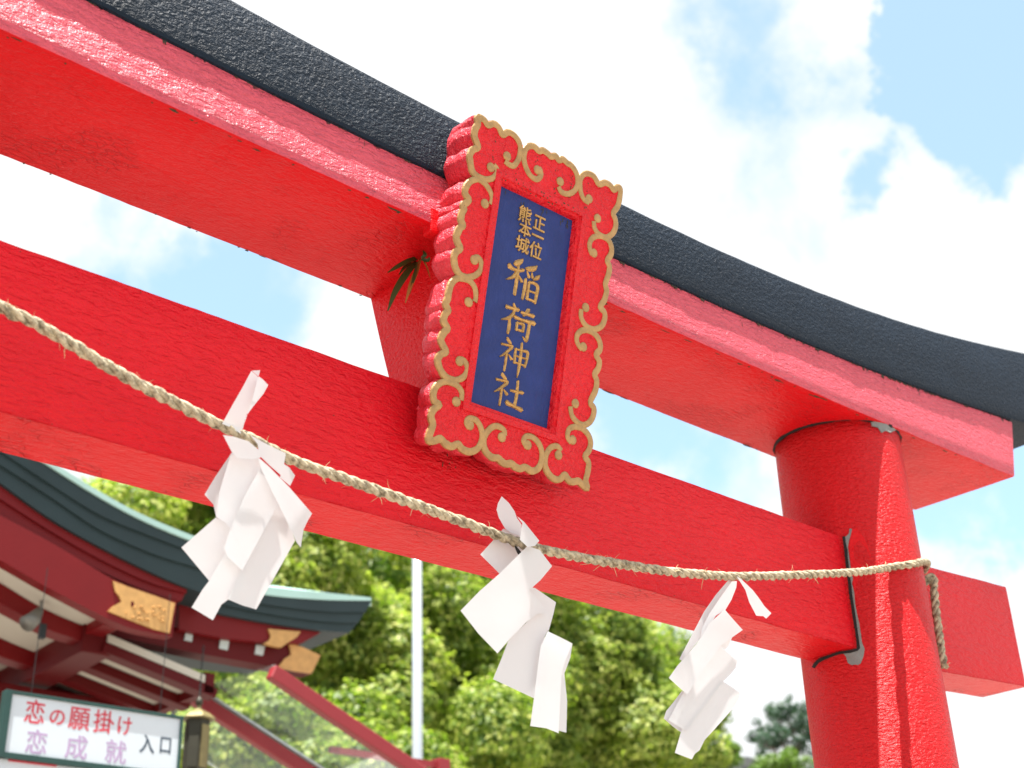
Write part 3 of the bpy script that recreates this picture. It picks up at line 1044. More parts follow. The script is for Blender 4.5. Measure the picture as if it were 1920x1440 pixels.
GLYPHS = {
 '恋': [[[325,142],[308,163],[286,187],[262,210],[241,199],[264,176],[286,151],[303,129]],[[51,161],[32,140],[39,136],[47,131],[53,126],[72,149],[89,176],[103,206],[79,211],[67,185]],[[141,103],[162,114],[183,93],[203,69],[217,48],[195,35],[181,56],[162,80]],[[262,88],[285,96],[303,64],[319,31],[330,2],[305,-7],[295,22],[280,55]],[[93,91],[93,14],[97,-8],[113,-20],[144,-23],[167,-23],[202,-23],[225,-23],[252,-18],[265,-1],[271,34],[263,36],[255,39],[247,43],[244,16],[238,4],[224,1],[199,1],[167,1],[145,1],[128,2],[121,6],[119,14],[119,91]],[[151,292],[176,298],[185,285],[193,271],[199,258],[190,256],[326,256],[326,232],[228,232],[228,116],[202,116],[202,232],[149,232],[149,116],[121,116],[121,232],[25,232],[25,256],[171,256],[165,267],[158,280]],[[54,85],[45,55],[33,24],[18,-3],[42,-12],[56,15],[68,47],[77,78]]],
 'の': [[[40,59],[63,27],[93,15],[124,28],[151,64],[175,124],[184,158],[190,192],[196,225],[246,208],[278,172],[289,124],[276,72],[243,38],[200,20],[191,18],[181,16],[170,15],[187,-11],[258,12],[302,58],[318,123],[301,188],[255,234],[184,251],[106,231],[51,180],[31,109]],[[58,111],[71,160],[109,202],[167,225],[162,192],[155,161],[147,130],[129,83],[111,56],[94,48],[78,54],[64,75]]],
 '願': [[[220,201],[301,201],[301,167],[220,167]],[[16,-12],[23,-17],[29,-22],[45,32],[53,92],[54,148],[54,255],[111,255],[110,243],[108,231],[105,220],[72,220],[72,92],[113,92],[113,-3],[112,-5],[111,-7],[108,-7],[103,-8],[93,-8],[82,-7],[85,-14],[87,-21],[89,-28],[104,-27],[116,-26],[125,-24],[131,-20],[134,-13],[135,-4],[135,92],[176,92],[176,220],[128,220],[138,255],[178,255],[178,278],[32,278],[32,148],[30,96],[24,41],[9,-9]],[[325,38],[325,221],[263,221],[272,255],[334,255],[334,278],[185,278],[185,255],[246,255],[244,244],[242,232],[240,221],[197,221],[197,38]],[[226,30],[210,15],[188,0],[166,-12],[171,-17],[178,-23],[182,-28],[206,-16],[228,0],[248,18]],[[163,30],[168,13],[187,20],[182,37],[174,57],[165,76],[147,70],[156,50]],[[63,29],[53,10],[59,7],[66,3],[72,-1],[82,20],[91,45],[97,71],[76,76],[71,52]],[[93,200],[154,200],[154,166],[93,166]],[[220,147],[301,147],[301,113],[220,113]],[[93,147],[154,147],[154,112],[93,112]],[[220,93],[301,93],[301,58],[220,58]],[[272,18],[292,30],[310,16],[328,0],[342,-14],[321,-28],[308,-14],[291,3]]],
 '掛': [[[189,75],[237,75],[237,96],[189,96],[189,144],[165,144],[165,96],[117,96],[117,75],[165,75],[165,23],[101,14],[105,-9],[148,-3],[195,5],[245,14],[244,35],[189,27]],[[57,2],[57,-2],[55,-4],[51,-4],[44,-4],[33,-4],[19,-4],[22,-12],[24,-21],[26,-28],[45,-28],[60,-26],[70,-23],[77,-18],[80,-10],[82,2],[82,109],[119,122],[116,146],[82,135],[82,199],[114,199],[114,223],[82,223],[82,294],[57,294],[57,223],[15,223],[15,199],[57,199],[57,127],[9,113],[16,88],[57,101]],[[165,294],[165,247],[121,247],[121,225],[165,225],[165,178],[112,178],[112,156],[241,156],[241,178],[189,178],[189,225],[233,225],[233,247],[189,247],[189,294]],[[251,294],[251,-28],[276,-28],[276,153],[295,136],[313,118],[327,103],[342,125],[323,141],[297,163],[276,180],[276,294]]],
 'け': [[[265,252],[266,260],[266,267],[266,273],[234,273],[235,267],[236,260],[237,252],[238,239],[239,220],[239,198],[224,197],[210,197],[195,197],[175,197],[156,199],[139,201],[139,173],[156,172],[177,171],[195,171],[210,171],[225,171],[240,172],[240,161],[238,102],[227,57],[200,21],[190,13],[178,5],[166,-1],[192,-21],[244,28],[263,88],[266,161],[266,173],[287,175],[306,177],[323,179],[323,208],[305,204],[286,202],[266,200]],[[73,187],[83,245],[85,252],[87,260],[89,268],[57,271],[57,264],[56,256],[55,248],[50,211],[44,163],[42,108],[45,64],[52,25],[60,-3],[84,0],[84,4],[83,8],[83,12],[83,16],[84,22],[85,27],[90,50],[99,78],[107,105],[92,114],[86,95],[79,77],[74,60],[68,122]]],
 '成': [[[250,56],[274,91],[295,131],[312,175],[285,182],[273,148],[258,116],[240,86],[232,123],[225,164],[221,209],[333,209],[333,235],[219,235],[218,254],[218,274],[218,294],[190,294],[191,274],[191,254],[192,235],[45,235],[45,136],[43,87],[34,35],[13,-13],[20,-18],[28,-24],[35,-30],[59,22],[70,81],[72,136],[72,138],[136,138],[135,90],[132,62],[129,50],[126,48],[122,47],[117,47],[109,47],[96,47],[80,48],[84,41],[86,32],[88,24],[104,23],[119,23],[130,23],[138,25],[145,28],[151,34],[157,51],[160,88],[162,152],[162,156],[162,161],[162,163],[72,163],[72,209],[194,209],[200,154],[208,104],[220,60],[195,35],[168,14],[139,-5],[145,-11],[152,-19],[158,-26],[184,-9],[208,10],[230,32],[248,1],[269,-19],[294,-26],[316,-19],[329,5],[336,52],[328,55],[320,60],[313,66],[310,29],[305,8],[297,1],[279,8],[264,26]],[[235,277],[251,293],[274,280],[296,266],[314,253],[298,235],[280,249],[258,263]]],
 '就': [[[304,215],[323,227],[314,243],[301,261],[287,278],[269,268],[283,250],[296,231]],[[252,18],[253,1],[256,-9],[261,-14],[267,-17],[275,-19],[282,-20],[289,-20],[298,-20],[305,-20],[312,-19],[319,-18],[325,-16],[330,-13],[333,-9],[336,-2],[338,8],[339,23],[340,39],[333,42],[325,46],[319,50],[319,34],[318,20],[318,12],[316,7],[315,4],[313,2],[310,1],[306,0],[302,0],[297,0],[291,0],[287,0],[284,1],[281,1],[278,2],[277,5],[276,9],[276,15],[276,151],[252,151]],[[182,203],[182,179],[227,179],[217,106],[193,40],[153,-13],[160,-17],[167,-23],[172,-28],[215,29],[240,101],[252,179],[334,179],[334,203],[254,203],[255,234],[256,264],[256,293],[231,293],[231,265],[230,234],[229,203]],[[38,200],[38,114],[90,114],[90,1],[90,-2],[89,-3],[86,-4],[80,-4],[70,-4],[58,-4],[61,-11],[64,-19],[66,-26],[82,-26],[95,-25],[104,-22],[110,-17],[113,-10],[114,0],[114,114],[164,114],[164,200]],[[61,178],[140,178],[140,136],[61,136]],[[128,91],[147,100],[158,79],[167,57],[173,38],[153,29],[148,48],[139,70]],[[50,96],[42,67],[31,41],[18,18],[24,14],[31,10],[36,5],[50,30],[62,60],[72,91]],[[78,289],[102,295],[109,280],[116,265],[121,251],[179,251],[179,228],[19,228],[19,251],[93,251],[89,264],[83,277]]],
 '入': [[[332,-4],[338,5],[254,91],[200,194],[119,287],[103,264],[125,247],[143,228],[160,207],[129,117],[82,46],[14,-5],[23,-11],[32,-19],[39,-26],[101,24],[148,89],[181,172],[218,100],[260,31],[325,-25],[328,-15]]],
 '口': [[[44,257],[44,-19],[72,-19],[72,11],[279,11],[279,-18],[307,-18],[307,257]],[[72,37],[279,37],[279,231],[72,231]]],
 '正': [[[307,124],[307,149],[198,149],[198,243],[321,243],[321,269],[32,269],[32,243],[170,243],[170,13],[93,13],[93,179],[66,179],[66,13],[18,13],[18,-12],[333,-12],[333,13],[198,13],[198,124]]],
 '一': [[[336,122],[336,151],[15,151],[15,122]]],
 '位': [[[89,210],[102,235],[114,260],[125,285],[100,293],[77,240],[47,192],[13,153],[19,145],[24,135],[28,127],[40,140],[52,154],[63,169],[63,-27],[89,-27]],[[334,-13],[334,12],[262,12],[275,65],[288,124],[299,182],[271,186],[262,128],[251,66],[237,12],[114,12],[114,-13]],[[200,290],[224,297],[231,278],[238,259],[242,242],[216,234],[212,251],[206,271]],[[196,79],[187,131],[176,184],[152,178],[163,126],[171,72],[176,28],[202,36]],[[129,230],[129,205],[320,205],[320,230]]],
 '熊': [[[136,77],[134,75],[130,75],[122,74],[110,74],[93,75],[96,68],[98,61],[100,55],[121,55],[137,56],[149,58],[156,63],[160,70],[161,80],[161,201],[41,201],[41,52],[64,52],[64,103],[137,103],[137,80]],[[253,121],[286,131],[314,142],[297,160],[275,150],[248,141],[220,133],[220,172],[194,172],[194,87],[198,67],[210,56],[236,54],[253,54],[279,54],[297,54],[317,57],[328,71],[333,98],[325,100],[317,104],[311,107],[309,87],[304,78],[294,76],[277,76],[254,76],[238,76],[226,76],[221,80],[220,87],[220,112]],[[72,12],[83,35],[59,41],[48,19],[34,-1],[19,-18],[43,-28],[59,-10]],[[80,297],[65,274],[49,255],[38,243],[32,238],[26,234],[21,232],[24,224],[27,216],[28,209],[41,212],[75,217],[151,223],[155,217],[159,211],[162,206],[184,217],[171,236],[154,257],[136,277],[115,266],[122,259],[129,251],[136,243],[60,237],[75,253],[90,271],[105,289]],[[195,293],[195,210],[198,190],[210,180],[236,177],[252,177],[278,177],[295,177],[315,181],[325,194],[330,221],[323,223],[315,226],[308,230],[306,210],[301,201],[292,199],[275,199],[253,199],[238,199],[226,199],[221,203],[220,210],[220,233],[252,241],[285,250],[313,261],[296,278],[274,270],[248,261],[220,253],[220,293]],[[119,32],[143,33],[147,14],[150,-6],[151,-23],[125,-26],[125,-9],[122,11]],[[137,182],[64,182],[64,160],[137,160]],[[192,31],[216,36],[225,17],[232,-3],[236,-20],[211,-26],[206,-9],[200,11]],[[64,143],[137,143],[137,120],[64,120]],[[264,32],[287,41],[305,21],[321,0],[332,-19],[307,-28],[296,-10],[280,12]]],
 '本': [[[98,136],[58,86],[13,49],[20,43],[27,35],[32,28],[81,71],[123,128],[155,194],[161,194],[161,64],[79,64],[79,37],[161,37],[161,-28],[189,-28],[189,37],[270,37],[270,64],[189,64],[189,194],[194,194],[226,128],[268,71],[317,28],[323,36],[331,45],[338,51],[291,87],[251,137],[220,194],[328,194],[328,220],[189,220],[189,294],[161,294],[161,220],[23,220],[23,194],[129,194]]],
 '城': [[[115,33],[90,-13],[96,-17],[103,-23],[109,-29],[137,21],[150,77],[153,131],[153,147],[197,147],[196,96],[194,67],[191,55],[189,53],[186,52],[182,52],[176,52],[166,52],[155,53],[158,46],[160,38],[161,31],[173,30],[184,30],[193,31],[200,32],[206,35],[211,40],[216,57],[218,94],[220,159],[220,163],[220,167],[220,169],[153,169],[153,216],[235,216],[239,157],[244,104],[252,58],[232,33],[209,10],[182,-8],[189,-14],[196,-21],[201,-27],[223,-10],[242,8],[260,28],[272,0],[287,-18],[305,-25],[323,-18],[334,3],[340,45],[333,48],[326,53],[320,58],[318,25],[314,7],[308,1],[297,7],[287,25],[278,54],[298,89],[314,129],[327,173],[303,177],[295,146],[284,116],[271,89],[266,127],[262,169],[260,216],[334,216],[334,241],[308,241],[326,253],[314,265],[299,279],[283,292],[266,280],[281,268],[295,253],[306,241],[259,241],[259,258],[259,276],[259,294],[234,294],[235,241],[128,241],[128,131],[126,83]],[[56,290],[56,209],[19,209],[19,184],[56,184],[56,60],[41,54],[27,49],[14,45],[23,19],[53,31],[85,44],[119,57],[114,81],[80,69],[80,184],[114,184],[114,209],[80,209],[80,290]]],
}



def glyph_geo(ch, mapper, cx, cy, w, h, w0, depth):
    """printed or carved character from its outline; outlines are in thousandths of an em, 350 wide"""
    lps = GLYPHS[ch]
    conv = [[((x - 175) / 350 * w + cx, (y - 135) / 350 * h + cy) for x, y in lp] for lp in lps]
    pts = [p for lp in conv for p in lp]
    cp, cf = cdt_faces(conv)
    n = len(pts)
    vv = [mapper(p[0], p[1], w0 + depth) for p in pts] + [mapper(p[0], p[1], w0 - depth) for p in pts]
    vv += [mapper(p[0], p[1], w0 + depth) for p in cp]
    ff = [tuple(2 * n + i for i in q) for q in cf]
    o = 0
    for lp in conv:
        k = len(lp)
        for i in range(k):
            ff.append((o + i, o + (i + 1) % k, n + o + (i + 1) % k, n + o + i))
        o += k
    return vv, ff


for ch, px, py, w, h in (('正', 1018.5, 416, .046, .050), ('一', 1015, 441, .046, .045), ('位', 1011.5, 467, .048, .050),
                         ('熊', 991.5, 400, .048, .050), ('本', 991.5, 428, .046, .044), ('城', 986.5, 456, .050, .048)):
    c = pl_uv(px, py)
    w, h = w * 0.88, h * 0.88
    vv, ff = glyph_geo(ch, PL, c[0], c[1], w, h, -0.0145, 0.0022)
    g = Geo().add((vv, ff))
    for lp in GLYPHS[ch]:
        q = [((x - 175) / 350 * w + c[0], (y - 135) / 350 * h + c[1]) for x, y in lp]
        g.add(ribbon_geo(q + q[:2], 0.0008, 0.0005, -0.0127, PL))
    g.build('gold_character', M['gold_leaf'], plaque)

def stain(g, mapper, a, b, ra, rb, drip=0.0):
    k = 9
    pts = []
    for i in range(k):
        t = 2 * math.pi * i / k
        q = random.uniform(0.55, 1.1)
        y = math.sin(t) * rb * q
        if y < 0:
            y *= 1 + drip
        pts.append(mapper(a + math.cos(t) * ra * q, b + y))
    g.add((pts, [tuple(range(k))]))


# mould and rust marks: on the plaque's upper moulding, below the black cap, along the lintel's lower edges
M['moss_stain'] = plain('green_black_mould', (0.045, 0.040, 0.018), 0.9, 0, 60, 0.5)
g = Geo()
for i in range(46):
    u = random.uniform(BU0 - 0.01, BU1 + 0.01)
    e = random.choice((0.0165, 0.012, 0.010, 0.024))
    w = {0.0165: 0.0049, 0.012: 0.0002, 0.010: 0.0000, 0.024: 0.0050}[e]
    stain(g, lambda p, q, w=w: PL(p, q, w), u, BV1 + e, random.uniform(0.0008, 0.003), random.uniform(0.0008, 0.0022), 0.5)
for i in range(16):
    u = random.choice((0.0, 0.06, 0.065, 0.13, 0.195, 0.20)) + random.uniform(-0.012, 0.012)
    stain(g, lambda p, q: PL(p, q, -0.0146), u, BV1 - random.uniform(0.004, 0.02), random.uniform(0.0008, 0.0018), random.uniform(0.002, 0.006), 1.5)
for u0 in (-0.055, 0.075, 0.190, 0.245, 0.02, 0.14):
    for i in range(9):
        stain(g, lambda p, q: PL(p, q, 0.0006), u0 + random.uniform(-0.004, 0.004), random.uniform(0.71, 0.785), random.uniform(0.0006, 0.0018), random.uniform(0.001, 0.004))
g.build('mould_speck', M['moss_stain'], plaque, kind='stuff')
g = Geo()
for i in range(30):
    x = random.uniform(-1.2, 2.3)
    h = random.choice((0.004, 0.006, 0.010, 0.018, 0.028))
    for j in range(random.randint(1, 4)):
        stain(g, lambda p, q: Vector((p, -TS - 0.0009, q + ZO)), x + random.uniform(-0.004, 0.004), z_joint(x) - 0.004 - h * random.random(), random.uniform(0.0006, 0.0016), random.uniform(0.001, h * 0.3), 0.8)
for i in range(52):
    x = random.uniform(-1.2, 2.3)
    w = random.choice((0.003, 0.006, 0.012, 0.022))
    stain(g, lambda p, q: Vector((p, q, z_shimaki(p) + ZO - 0.0010 + 0.09 * (q + TS) * 0.7)), x, -TS + random.uniform(0.008, 0.016), w, random.uniform(0.0015, 0.005))
for i in range(36):
    x = random.uniform(-1.2, 2.3)
    w = random.choice((0.003, 0.006, 0.015, 0.03))
    back = 0.028 * (1 - 0.72 * min(1, dz(x) / 2.3) ** 2)
    stain(g, lambda p, q, back=back: Vector((p, q, z_shimaki(p) + back + ZO - 0.0022)), x, TS - random.uniform(0.004, 0.010), w, random.uniform(0.0015, 0.004))
for i in range(9):
    q_ = at(random.uniform(828, 868), random.uniform(852, 884), -TN)
    stain(g, lambda p, q: Vector((p, -TN - 0.0012, q + ZO)), q_.x, q_.z - ZO, random.uniform(0.0008, 0.002), random.uniform(0.002, 0.006))
for i in range(26):
    x = random.uniform(-1.1, 1.4)
    stain(g, lambda p, q: Vector((p, -TN - 0.0012, q + ZO)), x, random.choice((0.335, 0.33, 0.006, 0.20, 0.1)) + random.uniform(-0.004, 0.004), random.uniform(0.0008, 0.002), random.uniform(0.0008, 0.002))
g.build('mould_speck', M['moss_stain'], gate, kind='stuff')

# ------------------------------------------------------------------ fern in the joint left of the plaque
fern = thing('wild_fern', 'small fern with strap leaves growing from the beam joint behind the plaque', 'plant')
mt, t, p, out = new_mat('fern_leaf')
p.inputs['Base Color'].default_value = (0.035, 0.075, 0.018, 1)
p.inputs['Roughness'].default_value = 0.5
M['fern'] = mt
mt, t, p, out = new_mat('dry_fern_leaf')
p.inputs['Base Color'].default_value = (0.36, 0.16, 0.035, 1)
p.inputs['Roughness'].default_value = 0.6
M['fern_dry'] = mt
FY = 0.03


def leaf(pix, width, mat, y0, y1):
    pts = catmull(pix, 5)
    k = len(pts)
    c = [at(float(q[0]), float(q[1]), y0 + (y1 - y0) * i / (k - 1)) for i, q in enumerate(pts)]
    vv, ff = [], []
    for i in range(k):
        d = (c[min(k - 1, i + 1)] - c[max(0, i - 1)]).normalized()
        s = d.cross(FWD).normalized()
        s = (s + FWD * 0.35).normalized()
        w = width * math.sin(math.pi * min(0.97, 0.12 + 0.88 * i / (k - 1))) ** 0.7
        nrm = s.cross(d).normalized()
        vv += [c[i] - s * w, c[i] + nrm * w * 0.35, c[i] + s * w]
    for i in range(k - 1):
        ff += [(i * 3, i * 3 + 1, i * 3 + 4, i * 3 + 3), (i * 3 + 1, i * 3 + 2, i * 3 + 5, i * 3 + 4)]
    return mesh_obj('leaf', vv, ff, mat, fern, smooth=True)


leaf([(790, 482), (768, 488), (745, 500), (727, 511)], 0.0060, M['fern'], -0.04, -0.10)
leaf([(786, 486), (764, 510), (742, 545), (727, 583)], 0.0085, M['fern'], -0.03, -0.10)
leaf([(788, 486), (780, 510), (770, 535), (760, 568)], 0.0060, M['fern_dry'], -0.05, -0.11)
leaf([(775, 490), (760, 500), (748, 515)], 0.0045, M['fern'], -0.02, -0.06)
leaf([(795, 482), (800, 476), (806, 470)], 0.0055, M['fern'], -0.06, -0.09)
leaf([(790, 484), (797, 478), (793, 470)], 0.0050, M['fern'], -0.07, -0.09)
leaf([(790, 486), (802, 488), (806, 482)], 0.0050, M['fern'], -0.07, -0.09)
leaf([(782, 492), (776, 520), (768, 552)], 0.0035, M['fern'], -0.06, -0.10)
leaf([(792, 485), (800, 500), (807, 522)], 0.0022, M['fern_dry'], -0.06, -0.09)
moss = Geo()
for i in range(26):
    s = random.random()
    q = at(706 + 100 * s + random.uniform(-3, 3), 556 - 84 * s + random.uniform(-3, 3), 0.19 - 0.24 * s)
    r = random.uniform(0.004, 0.010)
    moss.add(lathe_geo([(r * 0.4, -r * 0.7), (r, -r * 0.2), (r * 0.9, r * 0.4), (r * 0.3, r * 0.8)], 6, q))
moss.build('moss', M['gap'], fern, kind='stuff')
fern['base'] = tuple(at(785, 488, 0.0))

# ------------------------------------------------------------------ the straw rope
RY = -0.206
rp = [(-1.442, 0.292), (-1.30, 0.218), (-1.19, 0.166)]
for q in [(0, 575), (50, 598), (100, 625), (250, 714), (415, 798), (480, 828), (560, 867), (700, 917), (850, 972), (1000, 1026), (1150, 1056), (1270, 1073), (1390, 1081), (1550, 1076)]:
    w = at(*q, RY)
    rp.append((w.x, w.z - ZO))
path = [Vector((q[0], RY, q[1] + ZO)) for q in rp]
# round the right pillar and back to its right side
path.append(at(1625, 1071, -0.206))
for q in ((1668, 1066), (1706, 1060)):
    path.append(cyl_pt(q[0], q[1], 0.0115))
e_ = cyl_pt(1738, 1053, 0.0115)
path.append(e_)
zr = e_.z
a0_ = math.degrees(math.atan2(e_.y, e_.x - PX))
for a in np.linspace(a0_ + 12, 130, 18):
    a = math.radians(a)
    path.append(Vector((PX + 0.2085 * math.cos(a), 0.2085 * math.sin(a), zr)))
pl_left = []
for a in np.linspace(-210, -95, 10):
    a = math.radians(a)
    pl_left.append(Vector((2 * XC - PX + 0.2085 * math.cos(a), 0.2085 * math.sin(a), 0.292 + ZO)))
path = pl_left + path
path = [Vector(p) for p in catmull([tuple(p) for p in path], 10)]
# even spacing
dist = [0.0]
for a, b in zip(path, path[1:]):
    dist.append(dist[-1] + (b - a).length)
STEP = 0.0045


def resample(path, step):
    dist = [0.0]
    for a, b in zip(path, path[1:]):
        dist.append(dist[-1] + (b - a).length)
    tot = dist[-1]
    k = int(tot / step)
    res, j = [], 0
    for i in range(k + 1):
        s = tot * i / k
        while j < len(dist) - 2 and dist[j + 1] < s:
            j += 1
        q = (s - dist[j]) / max(1e-9, dist[j + 1] - dist[j])
        res.append(path[j].lerp(path[j + 1], q))
    return res


rope = thing('straw_rope', 'twisted pale straw rope strung across the gate with frayed ends', 'rope')
rope['base'] = (XC, RY, ZO)


def frames(path):
    out, prev = [], None
    k = len(path)
    for i, p in enumerate(path):
        d = (path[min(i + 1, k - 1)] - path[max(i - 1, 0)]).normalized()
        a = (Vector((0, 0, 1)) if prev is None else prev)
        if prev is None and abs(d.z) > 0.9:
            a = Vector((0, 1, 0))
        a = (a - d * a.dot(d)).normalized()
        prev = a
        out.append((p, d, a, d.cross(a)))
    return out


def twist(path, r, pitch, mat, strands=3, name='strand', bulge=0.34):
    fr = frames(path)
    for sidx in range(strands):
        cen, rad = [], []
        s = 0.0
        for i, (p, d, a, b) in enumerate(fr):
            if i:
                s += (fr[i][0] - fr[i - 1][0]).length
            t = 2 * math.pi * (s / pitch + sidx / strands) + 0.5 * noise.noise(Vector((s * 9, sidx * 7.0, 0)))
            k = 1 + bulge * noise.noise(Vector((s * 30, sidx * 3.0, 5)))
            cen.append(p + (a * math.cos(t) + b * math.sin(t)) * r * 0.52 * k)
            rad.append(r * 0.53 * (1 + bulge * noise.noise(Vector((s * 45, sidx * 5.0, 9)))))
        vv, ff = tube_geo(cen, rad, 8)
        mesh_obj(name, vv, ff, mat, rope, smooth=True)
    return fr


main = resample(path, STEP)
fr = twist(main, 0.0112, 0.082, M['straw'])
# tail hanging on the right pillar's right side
tail = [Vector((PX + 0.207 * math.cos(math.radians(a)), 0.207 * math.sin(math.radians(a)), zr - 0.004 - 0.012 * i)) for i, a in enumerate((-8, -16, -24, -31))]
w0 = at(1747, 1062, -0.12)
tail += [at(1748, 1080, -0.125), at(1752, 1115, -0.125), at(1757, 1160, -0.122), at(1763, 1205, -0.119), at(1770, 1252, -0.116)]
tail = resample([Vector(p) for p in catmull([tuple(p) for p in tail], 8)], STEP)
fr2 = twist(tail, 0.0125, 0.075, M['straw'], 3, 'tail_strand')
fib = Geo()


def fibre(p, d, a, b, length, thick_):
    t = random.uniform(0, 2 * math.pi)
    o = (a * math.cos(t) + b * math.sin(t))
    base = p + o * 0.009
    dd = (d * random.choice((-1, 1)) * random.uniform(0.3, 1.0) + o * random.uniform(0.35, 1.2)).normalized()
    mid = base + dd * length * 0.5
    tip = base + dd * length + Vector((random.uniform(-1, 1), random.uniform(-1, 1), random.uniform(-1, 0.6))) * length * 0.25
    fib.add(tube_geo([base, mid, tip], [thick_, thick_ * 0.85, thick_ * 0.4], 4))


cl = [random.randrange(len(fr)) for _ in range(46)]
for i in cl:
    for j in range(random.randint(1, 4)):
        p_, d_, a_, b_ = fr[max(0, min(len(fr) - 1, i + random.randint(-3, 3)))]
        fibre(p_, d_, a_, b_, random.uniform(0.008, 0.030), random.uniform(0.0004, 0.0010))
for i in range(0, len(fr), 3):
    if random.random() < 0.5:
        fibre(*fr[i], random.uniform(0.005, 0.016), 0.00035)
for i in range(0, len(fr2), 2):
    fibre(*fr2[i], random.uniform(0.008, 0.024), 0.0005)
for j in range(14):
    fibre(*fr2[-1 - j % 3], random.uniform(0.012, 0.03), 0.0009)
fib.build('frayed_fibre', M['straw_pale'], rope, kind='stuff')
# dark dry stub of straw hanging off the rope beside the middle paper
q = [at(966, 1024, RY - 0.012), at(972, 1034, RY - 0.014), at(980, 1045, RY - 0.014), at(987, 1050, RY - 0.013)]
vv, ff = tube_geo(q, [0.002, 0.0042, 0.0045, 0.001], 7)
mesh_obj('dry_stub', vv, ff, M['gap'], rope, smooth=True)

# ------------------------------------------------------------------ folded papers
def sheet(parent, pix, y0, tilt=(0.0, 0.0), bend=0.0010, name='paper_fold', seed=0.0, conv=None, fold=None):
    """a paper leaf whose outline is given; it lies near the plane y = y0, tilted (dy/dx, dy/dz), and is a little warped"""
    P2 = [conv(*p) for p in pix]
    # densify
    dens = []
    k = len(P2)
    for i in range(k):
        a, b = P2[i], P2[(i + 1) % k]
        m_ = max(1, int(math.hypot(a[0] - b[0], a[1] - b[1]) / 9))
        for j in range(m_):
            dens.append((a[0] + (b[0] - a[0]) * j / m_, a[1] + (b[1] - a[1]) * j / m_))
    cx = sum(p[0] for p in dens) / len(dens)
    cy = sum(p[1] for p in dens) / len(dens)
    y0 = RY + (y0 - RY) * 1.8
    c = at(cx, cy, y0)
    xs = [p[0] for p in dens]
    ys = [p[1] for p in dens]
    bm = bmesh.new()
    # interior grid points give the sheet its curvature
    import mathutils.geometry as mg
    coords = [Vector(p) for p in dens]
    edges = [(i, (i + 1) % len(dens)) for i in range(len(dens))]
    gx = np.arange(min(xs) + 4, max(xs), 9)
    gy = np.arange(min(ys) + 4, max(ys), 9)

    def inside(px, py):
        r = False
        j = len(dens) - 1
        for i in range(len(dens)):
            if (dens[i][1] > py) != (dens[j][1] > py) and px < (dens[j][0] - dens[i][0]) * (py - dens[i][1]) / (dens[j][1] - dens[i][1]) + dens[i][0]:
                r = not r
            j = i
        return r

    def near(px, py):
        return min((px - q[0]) ** 2 + (py - q[1]) ** 2 for q in dens) < 14

    for X_ in gx:
        for Y_ in gy:
            if inside(X_, Y_) and not near(X_, Y_):
                coords.append(Vector((float(X_), float(Y_))))
    vo, eo, fo_, *_ = mg.delaunay_2d_cdt(coords, edges, [list(range(len(dens)))], 1, 1e-4)
    vmap = []
    for q in vo:
        w = at(q.x, q.y, y0)
        dy = 0.14 * (w.x - c.x) * tilt[0] - 0.05 * (w.z - c.z) * abs(tilt[1])
        dy += bend * noise.noise(Vector((w.x * 9 + seed, w.z * 9, seed)))
        if fold:
            # roll of one edge towards or away from the viewer: (nx, nz, start, strength)
            s = (w.x - c.x) * fold[0] + (w.z - c.z) * fold[1] - fold[2]
            if s > 0:
                dy += 0.35 * fold[3] * s * s
        vmap.append(bm.verts.new(at(q.x, q.y, y0 + dy)))
    for fa in fo_:
        try:
            bm.faces.new([vmap[i] for i in fa])
        except ValueError:
            pass
    o = bm_obj(name, bm, M['paper'], parent, smooth=True)
    return o


def c4(x, y):
    return (x / 2.88 + 320, y / 2.88 + 680)


def c5(x, y):
    return (x / 2.879 + 840, y / 2.879 + 900)


def c6(x, y):
    return (x / 3.6 + 1220, y / 3.6 + 1040)


PG = 'white folded paper streamers on the straw rope'
s1 = thing('paper_streamer', 'widest white folded paper streamer, leftmost on the rope, over the shrine roof', 'paper streamer', group=PG)
s1['base'] = tuple(at(440, 815, RY))
S = lambda *a, **k: sheet(s1, *a, conv=c4, **k)
S([(435, 45), (462, 66), (485, 98), (440, 235), (405, 290), (392, 350), (378, 384), (330, 352), (278, 330), (330, 235), (390, 130)], -0.212, (0.25, 0.1), seed=1, name='tab')
S([(437, 43), (484, 41), (474, 74)], -0.203, (0.9, 0.2), seed=2, name='tab')
S([(474, 73), (500, 92), (527, 121), (500, 170), (445, 237), (405, 292), (398, 330), (440, 200)], -0.219, (0.7, -0.2), seed=2.5, name='tab')
S([(330, 485), (245, 610), (183, 712), (230, 765), (236, 790), (245, 832), (330, 905), (400, 700), (400, 520)], -0.203, (0.15, 0.25), seed=3)
S([(245, 835), (58, 998), (208, 1178), (330, 1045), (345, 905)], -0.209, (-0.1, 0.3), seed=4)
S([(300, 1020), (210, 1175), (172, 1225), (113, 1322), (228, 1391), (275, 1305), (310, 1280), (392, 1125), (360, 1060)], -0.214, (0.2, 0.15), seed=5)
S([(325, 492), (400, 515), (478, 515), (490, 580), (400, 720), (330, 905), (300, 868), (245, 830), (262, 700)], -0.216, (0.35, 0.05), seed=6)
S([(575, 720), (480, 900), (310, 1278), (385, 1310), (462, 1332), (520, 1230), (672, 960), (620, 820)], -0.217, (0.12, 0.2), seed=7)
S([(484, 570), (400, 720), (320, 905), (288, 1000), (305, 1045), (387, 1122), (480, 950), (580, 765), (560, 640), (520, 570)], -0.222, (0.18, 0.12), seed=8)
S([(608, 545), (640, 565), (672, 610), (645, 665), (590, 620)], -0.210, (0.6, 0.3), seed=9, name='paper_fold')
